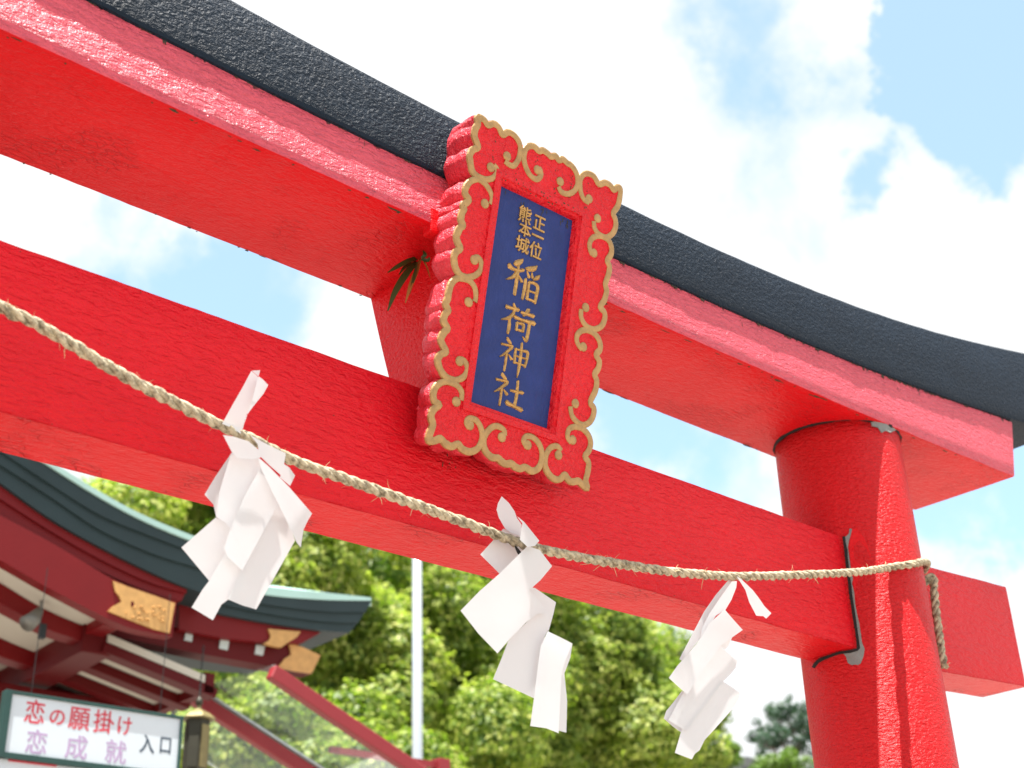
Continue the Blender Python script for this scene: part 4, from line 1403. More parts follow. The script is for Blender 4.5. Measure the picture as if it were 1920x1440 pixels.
S([(470, 508), (530, 560), (640, 672), (764, 815), (742, 850), (718, 900), (702, 998), (680, 970), (620, 840), (545, 690), (490, 575)], -0.229, (-0.25, 0.2), seed=10, fold=(0.8, -0.5, 0.03, 14.0))
S([(430, 392), (520, 440), (622, 490), (612, 550), (604, 615), (540, 560), (478, 500), (470, 440)], -0.224, (0.25, -0.5), seed=11, name='knot_band')
S([(283, 390), (335, 398), (420, 424), (480, 475), (486, 512), (440, 520), (360, 516), (330, 482)], -0.229, (0.2, -0.7), seed=12, name='knot_band')

s2 = thing('paper_streamer', 'middle white folded paper streamer hanging below the plaque', 'paper streamer', group=PG)
s2['base'] = tuple(at(985, 1015, RY))
S = lambda *a, **k: sheet(s2, *a, conv=c5, **k)
S([(300, 262), (240, 330), (174, 402), (278, 505), (420, 420), (400, 300)], -0.196, (0.2, 0.2), seed=21)
S([(290, 88), (330, 125), (360, 170), (372, 205), (397, 240), (392, 300), (340, 285), (308, 262), (275, 205), (262, 160), (270, 125)], -0.200, (0.5, 0.2), seed=22, name='tab')
S([(400, 570), (470, 583), (583, 660), (570, 720), (542, 820), (530, 740), (480, 640)], -0.206, (0.3, 0.3), seed=23)
S([(372, 195), (410, 225), (493, 328), (470, 355), (430, 362), (388, 322), (396, 260), (402, 235)], -0.228, (0.3, -0.4), seed=24, name='knot_band')
S([(480, 715), (541, 718), (545, 800), (522, 845), (495, 1000), (472, 1182), (243, 1075), (290, 960), (325, 870), (350, 840)], -0.213, (0.25, 0.1), seed=25)
S([(430, 355), (495, 378), (562, 465), (500, 540), (450, 585), (436, 592), (480, 640), (541, 718), (480, 722), (420, 770), (330, 862), (267, 936), (165, 830), (68, 705), (170, 600), (275, 508)], -0.220, (-0.05, 0.15), seed=26, fold=(0.6, -0.3, 0.02, 6.0))
S([(672, 883), (660, 960), (628, 1045), (643, 1190), (639, 1364), (592, 1352), (600, 1040), (640, 930)], -0.214, (0.6, 0.1), seed=27)
S([(538, 816), (605, 848), (671, 882), (632, 980), (613, 1040), (606, 1190), (597, 1366), (530, 1340), (444, 1328), (465, 1170), (486, 1000), (500, 900)], -0.220, (0.1, 0.12), seed=28, fold=(0.3, 0.7, 0.05, 5.0))

s3 = thing('paper_streamer', 'narrow white folded paper streamer nearest the round pillar', 'paper streamer', group=PG)
s3['base'] = tuple(at(1378, 1085, RY))
S = lambda *a, **k: sheet(s3, *a, conv=c6, **k)
S([(580, 145), (612, 165), (690, 240), (725, 285), (770, 350), (815, 395), (780, 432), (760, 415), (713, 412), (665, 320), (640, 240)], -0.215, (-0.5, 0.3), seed=31, name='tab')
S([(530, 165), (552, 185), (480, 285), (440, 365), (340, 560), (212, 716), (193, 705), (300, 500), (360, 385), (440, 270)], -0.206, (0.6, 0.2), seed=32)
S([(548, 180), (582, 178), (578, 222), (545, 305), (505, 372), (440, 412), (335, 575), (345, 500), (395, 400), (470, 290)], -0.213, (-0.4, 0.2), seed=33)
S([(550, 558), (530, 610), (505, 642), (470, 615)], -0.206, (0.4, 0.1), seed=34)
S([(500, 370), (560, 440), (622, 508), (545, 562), (472, 615), (420, 690), (355, 770), (247, 945), (122, 832), (180, 750), (330, 580), (400, 460)], -0.217, (0.1, 0.2), seed=35, bend=0.0012)
S([(212, 918), (250, 948), (125, 1118), (88, 1108), (105, 1055), (150, 1000)], -0.206, (0.7, 0.0), seed=36)
S([(88, 1106), (122, 1114), (242, 1190), (225, 1213), (150, 1160)], -0.204, (0.3, 0.3), seed=37)
S([(472, 615), (530, 670), (585, 715), (575, 760), (545, 800), (488, 858), (380, 1000), (240, 1192), (120, 1117), (190, 985), (300, 800), (390, 670)], -0.2115, (0.12, 0.16), seed=38, bend=0.0012)
S([(488, 856), (550, 895), (605, 935), (598, 975), (570, 1020), (510, 1090), (430, 1180), (365, 1250), (330, 1320), (298, 1345), (278, 1382), (163, 1338), (205, 1195), (275, 1095), (375, 965), (460, 850)], -0.2100, (0.1, 0.2), seed=39, bend=0.0012)

# ------------------------------------------------------------------ shrine hall behind, lower left
M['hall_red'] = plain('hall_red_lacquer', (0.145, 0.0035, 0.005), 0.5, 0, 3, 0.15, 0.001, spec=0.25)  # both hall reds darkened: deep shade under the eaves is in the colour
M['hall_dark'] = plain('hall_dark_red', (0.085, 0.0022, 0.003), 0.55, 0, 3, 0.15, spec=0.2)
M['copper'] = plain('green_copper_sheet', (0.018, 0.034, 0.037), 0.5, 0, 2.5, 0.35, spec=0.3)  # same copper as the roof top, with the eaves' shade darkened into it
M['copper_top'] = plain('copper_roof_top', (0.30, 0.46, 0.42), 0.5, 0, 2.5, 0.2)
M['plaster'] = plain('cream_soffit', (0.50, 0.475, 0.40), 0.8, 0, 3, 0.08)
M['brass'] = plain('gilt_brass', (0.52, 0.29, 0.095), 0.45, 0.25, 22, 0.35, 0.003)
M['strap'] = plain('pale_green_strap', (0.45, 0.52, 0.50), 0.55, 0, 8, 0.1)
M['steel_red'] = plain('faded_red_steel', (0.24, 0.022, 0.028), 0.5, 0, 3, 0.15, spec=0.35)
M['iron'] = plain('dark_iron', (0.02, 0.025, 0.025), 0.5, 0.4, 8, 0.2)
YF = 5.3
hall = thing('shrine_hall', 'shrine hall with curved green copper roof and red rafters at the lower left', 'shrine hall')


def XZ(pix, Y):
    return [at(px, py, Y) for px, py in pix]


def curve_px(pix, k=5):
    return [(float(p[0]), float(p[1])) for p in catmull(pix, k)]


def strip_between(name, upper, lower, Y, depth, mat, parent, ext=True, **kw):
    """board between two traced lines, standing in the plane y = Y and depth metres thick"""
    u, l = XZ(curve_px(upper), Y), XZ(curve_px(lower), Y)
    if ext:
        # carry the curve on beyond the edge of the picture
        for c in (u, l):
            d = c[0] - c[2]
            c.insert(0, c[0] + d.normalized() * 0.5 + Vector((0, 0, 0.02)))
            c.insert(0, c[0] + d.normalized() * 0.6 + Vector((0, 0, -0.06)))
    k = min(len(u), len(l))
    u, l = u[:k], l[:k]
    vv, ff = [], []
    for a, b in zip(u, l):
        vv += [a, b, b + Vector((0, depth, 0)), a + Vector((0, depth, 0))]
    for i in range(k - 1):
        for j in range(4):
            ff.append((i * 4 + j, i * 4 + (j + 1) % 4, (i + 1) * 4 + (j + 1) % 4, (i + 1) * 4 + j))
    ff += [(0, 1, 2, 3), ((k - 1) * 4 + 3, (k - 1) * 4 + 2, (k - 1) * 4 + 1, (k - 1) * 4)]
    bm = bmesh.new()
    vs_ = [bm.verts.new(p) for p in vv]
    for q in ff:
        bm.faces.new([vs_[i] for i in q])
    return bm_obj(name, bm, mat, parent, **kw)


# porch roof edge: three copper courses and the roof sheet above
L0 = [(0, 812), (84, 867), (178, 926), (262, 972), (356, 1012), (440, 1040)]
L1 = [(0, 845), (94, 907), (187, 965), (281, 1004), (356, 1032), (432, 1056)]
L2 = [(0, 871), (94, 931), (187, 993), (281, 1036), (356, 1060), (428, 1080)]
L3 = [(0, 905), (94, 972), (187, 1025), (281, 1072), (352, 1102), (420, 1124)]
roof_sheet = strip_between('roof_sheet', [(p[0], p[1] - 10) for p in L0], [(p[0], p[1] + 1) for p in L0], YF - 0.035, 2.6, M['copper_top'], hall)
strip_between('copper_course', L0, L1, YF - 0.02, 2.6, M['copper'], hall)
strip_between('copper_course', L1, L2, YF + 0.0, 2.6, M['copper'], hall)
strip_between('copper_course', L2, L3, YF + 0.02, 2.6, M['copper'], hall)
# red boards under it
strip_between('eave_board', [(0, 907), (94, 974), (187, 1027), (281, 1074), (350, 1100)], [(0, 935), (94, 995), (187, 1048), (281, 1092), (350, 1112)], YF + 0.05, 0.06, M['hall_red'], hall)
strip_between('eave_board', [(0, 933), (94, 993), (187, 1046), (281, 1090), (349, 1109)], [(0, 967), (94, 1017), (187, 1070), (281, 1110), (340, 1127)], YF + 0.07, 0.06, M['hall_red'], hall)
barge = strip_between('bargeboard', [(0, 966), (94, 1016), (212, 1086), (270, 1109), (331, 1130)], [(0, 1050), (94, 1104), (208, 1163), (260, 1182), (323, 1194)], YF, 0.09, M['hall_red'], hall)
def fitting(pix, Y, parent, mat=None):
    P_ = XZ(pix, Y)
    return slab('gilt_fitting', P_, (0, 0.03, 0), mat or M['brass'], parent)


fitting([(212, 1089), (240, 1100), (290, 1117), (328, 1131), (318, 1187), (290, 1180), (250, 1165), (203, 1146), (213, 1136), (228, 1128), (224, 1118), (216, 1108)], YF - 0.012, barge)
slab('cut_out', XZ([(246, 1128), (250, 1127), (252, 1133), (249, 1138), (245, 1136)], YF - 0.014), (0, 0.004, 0), M['hall_dark'], barge)
# relief chasing on the fitting
g = Geo()
for i in range(26):
    q = at(random.uniform(235, 312), random.uniform(1135, 1165), YF - 0.013)
    r = random.uniform(0.006, 0.014)
    g.add(lathe_geo([(r, -0.002), (r * 0.8, r * 0.4), (r * 0.2, r * 0.5)], 6, (q.x, q.y, q.z)))
g.build('chasing', M['brass'], barge, kind='stuff')

# curved ribs under the porch roof with cream soffit between
Y1 = YF + 0.35
ribu = XZ(curve_px([(0, 1093), (73, 1137), (149, 1171), (203, 1187)]), Y1)
ribl = XZ(curve_px([(0, 1131), (46, 1156), (102, 1185), (193, 1212)]), Y1)
for c_ in (ribu, ribl):
    d = (c_[0] - c_[2]).normalized()
    c_.insert(0, c_[0] + d * 0.5)
    c_.insert(0, c_[0] + d * 0.8 - Vector((0, 0, 0.1)))
vv, ff = [], []
for a, b in zip(ribu, ribl):
    vv += [a, b, b + Vector((0, 0.13, 0)), a + Vector((0, 0.13, 0))]
vv = [v_ - Vector((0, Y1, 0)) for v_ in vv]
k = len(ribu)
for i in range(k - 1):
    for j in range(4):
        ff.append((i * 4 + j, i * 4 + (j + 1) % 4, (i + 1) * 4 + (j + 1) % 4, (i + 1) * 4 + j))
ff += [(0, 1, 2, 3), ((k - 1) * 4 + 3, (k - 1) * 4 + 2, (k - 1) * 4 + 1, (k - 1) * 4)]
rib0 = mesh_obj('curved_rib', vv, ff, M['hall_red'], hall)
rib0.location.y = Y1
for i in range(1, 5):
    o = rib0.copy()
    COL.objects.link(o)
    o.location.y = Y1 + 0.70 * i
# cream soffit: the ribs' upper curve carried back in depth
top_ = [p_.copy() for p_ in ribu[:-4]]
vv, ff = [], []
for p_ in top_:
    for yy in (YF + 0.09, YF + 3.9):
        vv.append((p_.x, yy, p_.z + 0.004))
        vv.append((p_.x, yy, p_.z + 0.05))
for i in range(len(top_) - 1):
    a, b = i * 4, (i + 1) * 4
    ff += [(a, a + 2, b + 2, b), (a + 1, b + 1, b + 3, a + 3), (a, b, b + 1, a + 1), (a + 2, a + 3, b + 3, b + 2)]
mesh_obj('soffit_board', vv, ff, M['plaster'], hall)
pe = top_[-1]
box('purlin', (pe.x - 0.01, YF + 0.10, pe.z - 0.055), (pe.x + 0.11, YF + 3.9, pe.z + 0.07), M['hall_red'], hall, 0.01)

# right eave with its copper edge
EY = YF + 0.25
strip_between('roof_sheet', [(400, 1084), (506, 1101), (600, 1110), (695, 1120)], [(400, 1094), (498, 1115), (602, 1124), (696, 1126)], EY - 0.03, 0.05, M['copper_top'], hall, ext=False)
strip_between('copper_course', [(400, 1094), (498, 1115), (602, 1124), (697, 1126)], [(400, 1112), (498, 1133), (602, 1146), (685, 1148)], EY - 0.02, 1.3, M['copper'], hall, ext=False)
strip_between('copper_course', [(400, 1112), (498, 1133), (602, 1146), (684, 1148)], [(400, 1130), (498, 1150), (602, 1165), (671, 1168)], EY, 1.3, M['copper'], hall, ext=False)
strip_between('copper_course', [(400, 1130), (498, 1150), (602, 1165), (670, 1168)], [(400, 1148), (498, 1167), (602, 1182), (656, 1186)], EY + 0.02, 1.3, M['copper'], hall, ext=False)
# slope of the roof behind that edge
ra, rb = at(400, 1088, EY), at(696, 1122, EY)
vv = [ra, rb, Vector((rb.x - 0.1, EY + 1.5, rb.z + 0.52)), Vector((ra.x, EY + 1.5, ra.z + 0.55))]
vv += [q - Vector((0, 0, 0.06)) for q in vv]
mesh_obj('roof_slope', vv, [(0, 1, 2, 3), (7, 6, 5, 4), (0, 4, 5, 1), (1, 5, 6, 2), (2, 6, 7, 3), (3, 7, 4, 0)], M['copper_top'], hall)
eb = strip_between('eave_board', [(336, 1130), (420, 1150), (498, 1166), (602, 1186)], [(336, 1180), (420, 1196), (498, 1204), (566, 1206)], EY + 0.06, 0.08, M['hall_red'], hall, ext=False)
fitting([(503, 1179), (535, 1182), (564, 1184), (556, 1195), (543, 1203), (527, 1214), (510, 1211), (495, 1207), (505, 1200), (508, 1192)], EY + 0.045, eb)
# tie beam with gilt end and pale straps
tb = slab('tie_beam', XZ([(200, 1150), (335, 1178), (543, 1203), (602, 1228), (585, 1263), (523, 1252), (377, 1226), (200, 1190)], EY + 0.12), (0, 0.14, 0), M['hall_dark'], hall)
fitting([(541, 1205), (572, 1215), (601, 1229), (585, 1262), (552, 1257), (522, 1250), (534, 1235), (546, 1227), (544, 1216)], EY + 0.105, tb)
for a in ([(349, 1184), (362, 1186), (360, 1203), (346, 1200)], [(414, 1197), (430, 1201), (427, 1219), (411, 1215)], [(481, 1209), (497, 1211), (493, 1229), (478, 1226)]):
    slab('strap', XZ(a, EY + 0.11), (0, 0.02, 0), M['strap'], tb)

# straight rafters behind, with cream boards above them
RA = at(262, 1200, YF)
RB = at(452, 1281, YF)
dirr = (RB - RA)
dirr.y = 0
up_ = Vector((-dirr.z, 0, dirr.x)).normalized()
raft0 = None
for i in range(11):
    y = YF + 0.30 + 0.335 * i
    A_ = Vector((RA.x, y, RA.z)) - dirr * 0.12
    B_ = Vector((RB.x, y, RB.z))
    hh, ww = 0.030, 0.052
    vv = []
    for q in (A_, B_):
        vv += [q - up_ * hh, q - up_ * hh + Vector((0, ww * 2, 0)), q + up_ * hh + Vector((0, ww * 2, 0)), q + up_ * hh]
    if raft0 is None:
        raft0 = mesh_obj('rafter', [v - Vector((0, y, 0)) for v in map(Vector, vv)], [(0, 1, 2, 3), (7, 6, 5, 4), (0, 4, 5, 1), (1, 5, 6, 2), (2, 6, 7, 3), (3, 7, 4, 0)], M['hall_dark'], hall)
        raft0.location.y = y
    else:
        c = raft0.copy()
        COL.objects.link(c)
        c.location.y = y
sa, sb = RA - dirr * 0.1 + up_ * 0.036, RB - dirr * 0.13 + up_ * 0.036
vv = [(sa.x, YF + 0.3, sa.z), (sb.x, YF + 0.3, sb.z), (sb.x, YF + 4.2, sb.z), (sa.x, YF + 4.2, sa.z)]
vv += [(q[0], q[1], q[2] + 0.05) for q in vv]
mesh_obj('soffit_board', vv, [(0, 1, 2, 3), (7, 6, 5, 4), (0, 4, 5, 1), (1, 5, 6, 2), (2, 6, 7, 3), (3, 7, 4, 0)], M['plaster'], hall)
fz = RB - dirr * 0.10 - up_ * 0.0
box('fascia', (fz.x - 0.02, YF + 0.3, fz.z - 0.02), (fz.x + 0.05, YF + 4.2, fz.z + 0.11), M['hall_dark'], hall)
box('plate', (RA.x - 0.22, YF + 0.32, RA.z - 0.03), (RA.x - 0.02, YF + 4.2, RA.z + 0.16), M['hall_dark'], hall, 0.01)
# inner beam, posts and wall that carry the roof
box('wall_beam', (-1.5, YF + 1.15, at(150, 1330, YF + 1.15).z - 0.1), (2.45, YF + 1.32, at(150, 1330, YF + 1.15).z + 0.10), M['hall_dark'], hall, 0.01)
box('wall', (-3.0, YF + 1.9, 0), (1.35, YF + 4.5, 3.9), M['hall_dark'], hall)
for xx in (-2.4, 0.1):
    g = Geo().add(lathe_geo([(0.13, 0), (0.13, 3.55)], 20, (xx, YF + 1.23, 0)))
    g.build('post', M['hall_red'], hall, smooth=True)
hall['base'] = (0.5, YF + 2, 0)

# ------------------------------------------------------------------ sign board
M['sign_white'] = plain('sign_white_enamel', (0.55, 0.61, 0.655), 0.5, 0, 3, 0.05)  # white dulled to blue-grey, carrying the eaves' shade in its colour
M['sign_green'] = plain('sign_green_frame', (0.010, 0.050, 0.042), 0.5, 0, 6, 0.4)
M['ink_red'] = plain('red_lettering', (0.52, 0.02, 0.045), 0.6, 0, 40, 0.3)
M['ink_mauve'] = plain('faded_mauve_lettering', (0.40, 0.29, 0.46), 0.6, 0, 25, 0.25)
M['ink_blue'] = plain('dark_blue_lettering', (0.02, 0.045, 0.075), 0.6, 0, 20, 0.2)
SY = 5.0
sign = thing('sign_board', 'white sign board with red and mauve lettering in a green frame below the hall eaves', 'sign')
tl, tr = at(20, 1299, SY), at(337, 1349, SY)
bl_, br_ = at(9, 1411, SY), at(332, 1451, SY)
sx0, sx1 = (tl.x + bl_.x) / 2, (tr.x + br_.x) / 2
sz1, sz0 = (tl.z + tr.z) / 2, (bl_.z + br_.z) / 2
box('sign_panel', (sx0, SY, sz0), (sx1, SY + 0.02, sz1), M['sign_white'], sign)
for nm, lo, hi in (('frame_rail', (sx0 - 0.035, SY - 0.012, sz1 - 0.002), (sx1 + 0.014, SY + 0.05, sz1 + 0.016)), ('frame_rail', (sx0 - 0.035, SY - 0.012, sz0 - 0.03), (sx1 + 0.02, SY + 0.05, sz0 + 0.002)),
                   ('frame_stile', (sx0 - 0.036, SY - 0.014, sz0 - 0.03), (sx0 + 0.002, SY + 0.051, sz1 + 0.017)), ('frame_stile', (sx1 - 0.002, SY - 0.014, sz0 - 0.03), (sx1 + 0.012, SY + 0.051, sz1 + 0.017))):
    box(nm, lo, hi, M['sign_green'], sign, 0.003)


def sign_char(ch, px, py, w, h, mat):
    c = at(px, py, SY)
    vv, ff = glyph_geo(ch, lambda u, v, d: Vector((u, SY - 0.0006 - d, v)), c.x, c.z, w, h, 0.0, 0.0002)
    g = Geo().add((vv, ff))
    for lp in GLYPHS[ch]:
        q = [((x - 175) / 350 * w + c.x, (y - 135) / 350 * h + c.z) for x, y in lp]
        g.add(ribbon_geo(q + q[:2], 0.0017, 0.0002, 0.0003, lambda u, v, d: Vector((u, SY - 0.0006 - max(d, -0.0004), v))))
    g.build('lettering', mat, sign)


sw = (sx1 - sx0) / 318.0
# photograph's sign in its own 4.8 x zoom pixels
for ch, zx, zy, w, h in (('恋', 315, 262, 38, 42), ('の', 517, 305, 32, 32), ('願', 715, 318, 40, 42), ('掛', 935, 350, 40, 42), ('け', 1120, 385, 32, 36)):
    sign_char(ch, zx / 4.8, 1280 + zy / 4.8, w * sw, h * sw * 1.02, M['ink_red'])
for ch, zx, zy, w, h in (('恋', 330, 532, 40, 42), ('成', 690, 578, 42, 42), ('就', 1042, 620, 42, 42)):
    sign_char(ch, zx / 4.8, 1280 + zy / 4.8, w * sw, h * sw * 1.02, M['ink_mauve'])
for ch, zx, zy, w, h in (('入', 1325, 548, 30, 36), ('口', 1490, 558, 27, 36)):
    sign_char(ch, zx / 4.8, 1280 + zy / 4.8, w * sw, h * sw, M['ink_blue'])
for xx in (sx0 + 0.12, sx1 - 0.12):
    vv, ff = tube_geo([(xx, SY + 0.03, sz1 + 0.01), (xx, SY + 0.03, sz1 + 0.75)], 0.0025, 6)
    mesh_obj('hanger_rod', vv, ff, M['iron'], sign)
sign['base'] = ((sx0 + sx1) / 2, SY, sz0)

sign2 = thing('sign_board', 'white lower sign board with a red band, just under the lettered board', 'sign')
q0, q1 = at(-20, 1424, SY + 0.02), at(200, 1452, SY + 0.02)
lz = at(0, 1421, SY + 0.02).z
box('sign_panel', (q0.x, SY + 0.02, lz - 0.32), (sx0 + 0.95, SY + 0.04, lz - 0.002), M['sign_white'], sign2)
ba, bb = at(19, 1421, SY), at(108, 1434, SY)
box('red_band', (ba.x, SY + 0.012, lz - 0.012), (bb.x, SY + 0.022, lz + 0.012), M['ink_red'], sign2)
sign2['base'] = (0.8, SY, lz - 0.32)

# ------------------------------------------------------------------ hanging lantern
lan = thing('hanging_lantern', 'hexagonal bronze lantern hanging on a chain beside the white sign', 'lantern')
M['bronze'] = plain('gilt_bronze', (0.19, 0.155, 0.06), 0.5, 0.3, 30, 0.35, 0.002)
M['bronze_dark'] = plain('dark_bronze', (0.03, 0.028, 0.015), 0.6, 0.2, 30, 0.35)
LY = 5.35
lt = at(372, 1340, LY)
k = (at(400, 1350, LY).x - at(345, 1350, LY).x) / 2.0
c = Vector((lt.x, LY, lt.z))
Geo().add(lathe_geo([(k * 1.05, -0.035), (k * 1.08, -0.028), (k * 0.72, 0.005), (k * 0.40, 0.020), (k * 0.18, 0.035), (k * 0.14, 0.055)], 6, c, 0.3)).build('roof', M['bronze'], lan)
vv, ff = lathe_geo([(k * 0.10, 0.05), (k * 0.24, 0.07), (k * 0.22, 0.09), (k * 0.05, 0.115)], 10, c)
mesh_obj('finial', vv, ff, M['bronze_dark'], lan, smooth=True)
Geo().add(lathe_geo([(k * 0.74, -0.36), (k * 0.74, -0.035)], 6, c, 0.3)).build('body', M['bronze_dark'], lan)
for i in range(6):
    a0, a1 = 0.3 + i * math.pi / 3 + 0.12, 0.3 + (i + 1) * math.pi / 3 - 0.12
    r = k * 0.755
    pts = [(c.x + r * math.cos(a), c.y + r * math.sin(a), c.z + z) for a, z in ((a0, -0.33), (a1, -0.33), (a1, -0.07), (a0, -0.07))]
    nrm = Vector((math.cos((a0 + a1) / 2), math.sin((a0 + a1) / 2), 0)) * -0.006
    slab('side_panel', pts, nrm, M['bronze'] if i in (4, 5) else M['bronze_dark'], lan)
Geo().add(lathe_geo([(k * 0.9, -0.40), (k * 0.95, -0.385), (k * 0.8, -0.355)], 6, c, 0.3)).build('base_plate', M['bronze'], lan)
z = c.z + 0.11
ztop = at(377, 1232, LY).z + 0.05
i = 0
ch0 = None
while z < ztop:
    if ch0 is None:
        loop = [Vector((0.007 * math.cos(t), 0, 0.016 * math.sin(t))) for t in np.linspace(0, 2 * math.pi, 13)]
        vv, ff = tube_geo(loop, 0.0024, 5, caps=False)
        ch0 = mesh_obj('chain_link', vv, ff, M['iron'], lan)
        o = ch0
    else:
        o = ch0.copy()
        COL.objects.link(o)
    o.location = (c.x, c.y, z + 0.012)
    o.rotation_euler.z = (i % 2) * math.pi / 2
    z += 0.025
    i += 1
lan['base'] = (c.x, c.y, c.z - 0.4)

# spotlight under the porch soffit
spot = thing('spotlight', 'small grey spotlight and dark junction box fixed under the porch soffit', 'spotlight')
M['grey_metal'] = plain('grey_cast_metal', (0.17, 0.17, 0.15), 0.5, 0.4, 30, 0.3)
sp = at(63, 1160, YF + 0.24)
vv, ff = tube_geo([sp + Vector((0.03, 0, 0.06)), sp + Vector((0.0, -0.01, 0.0)), sp + Vector((-0.05, -0.03, -0.05))], [0.022, 0.045, 0.052], 14)
mesh_obj('lamp_head', vv, ff, M['grey_metal'], spot, smooth=True)
vv, ff = tube_geo([sp + Vector((0.03, 0, 0.12)), sp + Vector((0.045, 0, 0.05)), sp + Vector((0.03, 0, 0.0))], 0.009, 6)
mesh_obj('bracket', vv, ff, M['grey_metal'], spot)
bx = at(79, 1187, YF + 0.24)
box('junction_box', (bx.x - 0.018, bx.y - 0.02, bx.z - 0.035), (bx.x + 0.018, bx.y + 0.02, bx.z + 0.055), M['iron'], spot, 0.004)
spot['base'] = tuple(sp)

# ------------------------------------------------------------------ glazed canopy at the hall's side
can = thing('glass_canopy', 'sloping glass canopy on faded red steel beams beside the flagpole', 'canopy')
CY1, CY2 = 5.5, 6.35


def slope_beam(p_top, p_bot, Y, h, w, ext=0.6):
    A_, B_ = at(*p_top, Y), at(*p_bot, Y)
    dd = (B_ - A_).normalized()
    B_ = B_ + dd * ext
    A_ = A_ - dd * 0.03
    n_ = Vector((-dd.z, 0, dd.x))
    vv = []
    for q in (A_, B_):
        vv += [q - n_ * h, q - n_ * h + Vector((0, w, 0)), q + n_ * h + Vector((0, w, 0)), q + n_ * h]
    bm = bmesh.new()
    vs_ = [bm.verts.new(p) for p in vv]
    for q in [(0, 1, 2, 3), (7, 6, 5, 4), (0, 4, 5, 1), (1, 5, 6, 2), (2, 6, 7, 3), (3, 7, 4, 0)]:
        bm.faces.new([vs_[i] for i in q])
    bmesh.ops.bevel(bm, geom=bm.edges[:], offset=0.006, segments=1, affect='EDGES')
    bm_obj('sloping_beam', bm, M['steel_red'], can)
    return A_, B_, n_


a1, b1, n1_ = slope_beam((520, 1262), (762, 1427), CY1, 0.048, 0.075)
a2, b2, n2_ = slope_beam((368, 1306), (574, 1440), CY2, 0.048, 0.075)
mt, t, p, out = new_mat('canopy_glass')
tr_ = N(t, 'ShaderNodeBsdfTransparent', inp={0: (0.985, 1.0, 0.99, 1)})
gl = N(t, 'ShaderNodeBsdfGlossy', inp={0: (0.9, 0.95, 1, 1), 1: 0.03})
df = N(t, 'ShaderNodeBsdfTranslucent', inp={0: (0.75, 0.80, 0.78, 1)})
m1 = N(t, 'ShaderNodeMixShader', inp={0: 0.03})
L(t, tr_.outputs[0], m1.inputs[1])
L(t, gl.outputs[0], m1.inputs[2])
m2 = N(t, 'ShaderNodeMixShader', inp={0: 0.055})
L(t, m1.outputs[0], m2.inputs[1])
L(t, df.outputs[0], m2.inputs[2])
L(t, m2.outputs[0], out.inputs['Surface'])
M['glass'] = mt
M['steel_grey'] = plain('galvanised_strip', (0.50, 0.54, 0.55), 0.4, 0.5, 8, 0.1)


def pane(p, q, r, s, off):
    vv = [x_ + off for x_ in (p, q, r, s)]
    nn = n1_ * 0.006
    vv += [x_ + nn for x_ in vv]
    mesh_obj('glass_pane', vv, [(0, 1, 2, 3), (7, 6, 5, 4), (0, 4, 5, 1), (1, 5, 6, 2), (2, 6, 7, 3), (3, 7, 4, 0)], M['glass'], can)


yv = Vector((0, 1, 0))
a3, b3 = a2 + Vector((a2.x - a1.x, CY2 - CY1, a2.z - a1.z)), b2 + Vector((b2.x - b1.x, CY2 - CY1, b2.z - b1.z))
pane(a1 + yv * 0.03, b1 + yv * 0.03, b2 + yv * 0.03, a2 + yv * 0.03, n1_ * 0.053)
pane(a2 + yv * 0.045, b2 + yv * 0.045, b3 + yv * 0.03, a3 + yv * 0.03, n1_ * 0.053)
for A_, B_ in ((a2, b2),):
    vv = []
    for q in (A_, B_):
        q = q + n1_ * 0.062
        vv += [q, q + yv * 0.07, q + yv * 0.07 + n1_ * 0.016, q + n1_ * 0.016]
    mesh_obj('glazing_strip', vv, [(0, 1, 2, 3), (7, 6, 5, 4), (0, 4, 5, 1), (1, 5, 6, 2), (2, 6, 7, 3), (3, 7, 4, 0)], M['steel_grey'], can)
pp = at(826, 1424, 6.2)
box('post', (pp.x - 0.055, pp.y - 0.055, 0), (pp.x + 0.055, pp.y + 0.055, pp.z), M['steel_red'], can, 0.006)
q = at(800, 1430, 6.2)
box('cross_rail', (q.x - 0.9, q.y - 0.02, q.z - 0.03), (pp.x - 0.05, q.y + 0.02, q.z + 0.015), M['steel_red'], can)
can['base'] = (pp.x, pp.y, 0)

# ------------------------------------------------------------------ flagpole
M['alu'] = plain('brushed_aluminium', (0.56, 0.60, 0.64), 0.35, 0.6, 4, 0.06)
PYD = 13.0
pb, pt_ = at(782.4, 1440, PYD), at(781.8, 1045, PYD)
pole_top = at(781.5, 780, PYD)
d = (pt_ - pb).normalized()
base = pb - d * (pb.z / d.z)
rad_ = (at(792, 1250, PYD) - at(772, 1250, PYD)).length / 2 * 0.74
fp = thing('flagpole', 'silvery aluminium flagpole standing in front of the camphor trees', 'flagpole')
vv, ff = tube_geo([base, base + (pole_top - base) * 0.5, pole_top], [rad_ * 1.08, rad_ * 1.03, rad_ * 0.9], 24)
mesh_obj('pole', vv, ff, M['alu'], fp, smooth=True)
vv, ff = lathe_geo([(0.02, 0), (rad_ * 1.5, rad_ * 0.8), (rad_ * 1.6, rad_ * 1.6), (rad_ * 0.9, rad_ * 2.7), (0.005, rad_ * 3.0)], 16, pole_top)
mesh_obj('finial', vv, ff, M['alu'], fp, smooth=True)
fp['base'] = tuple(base)

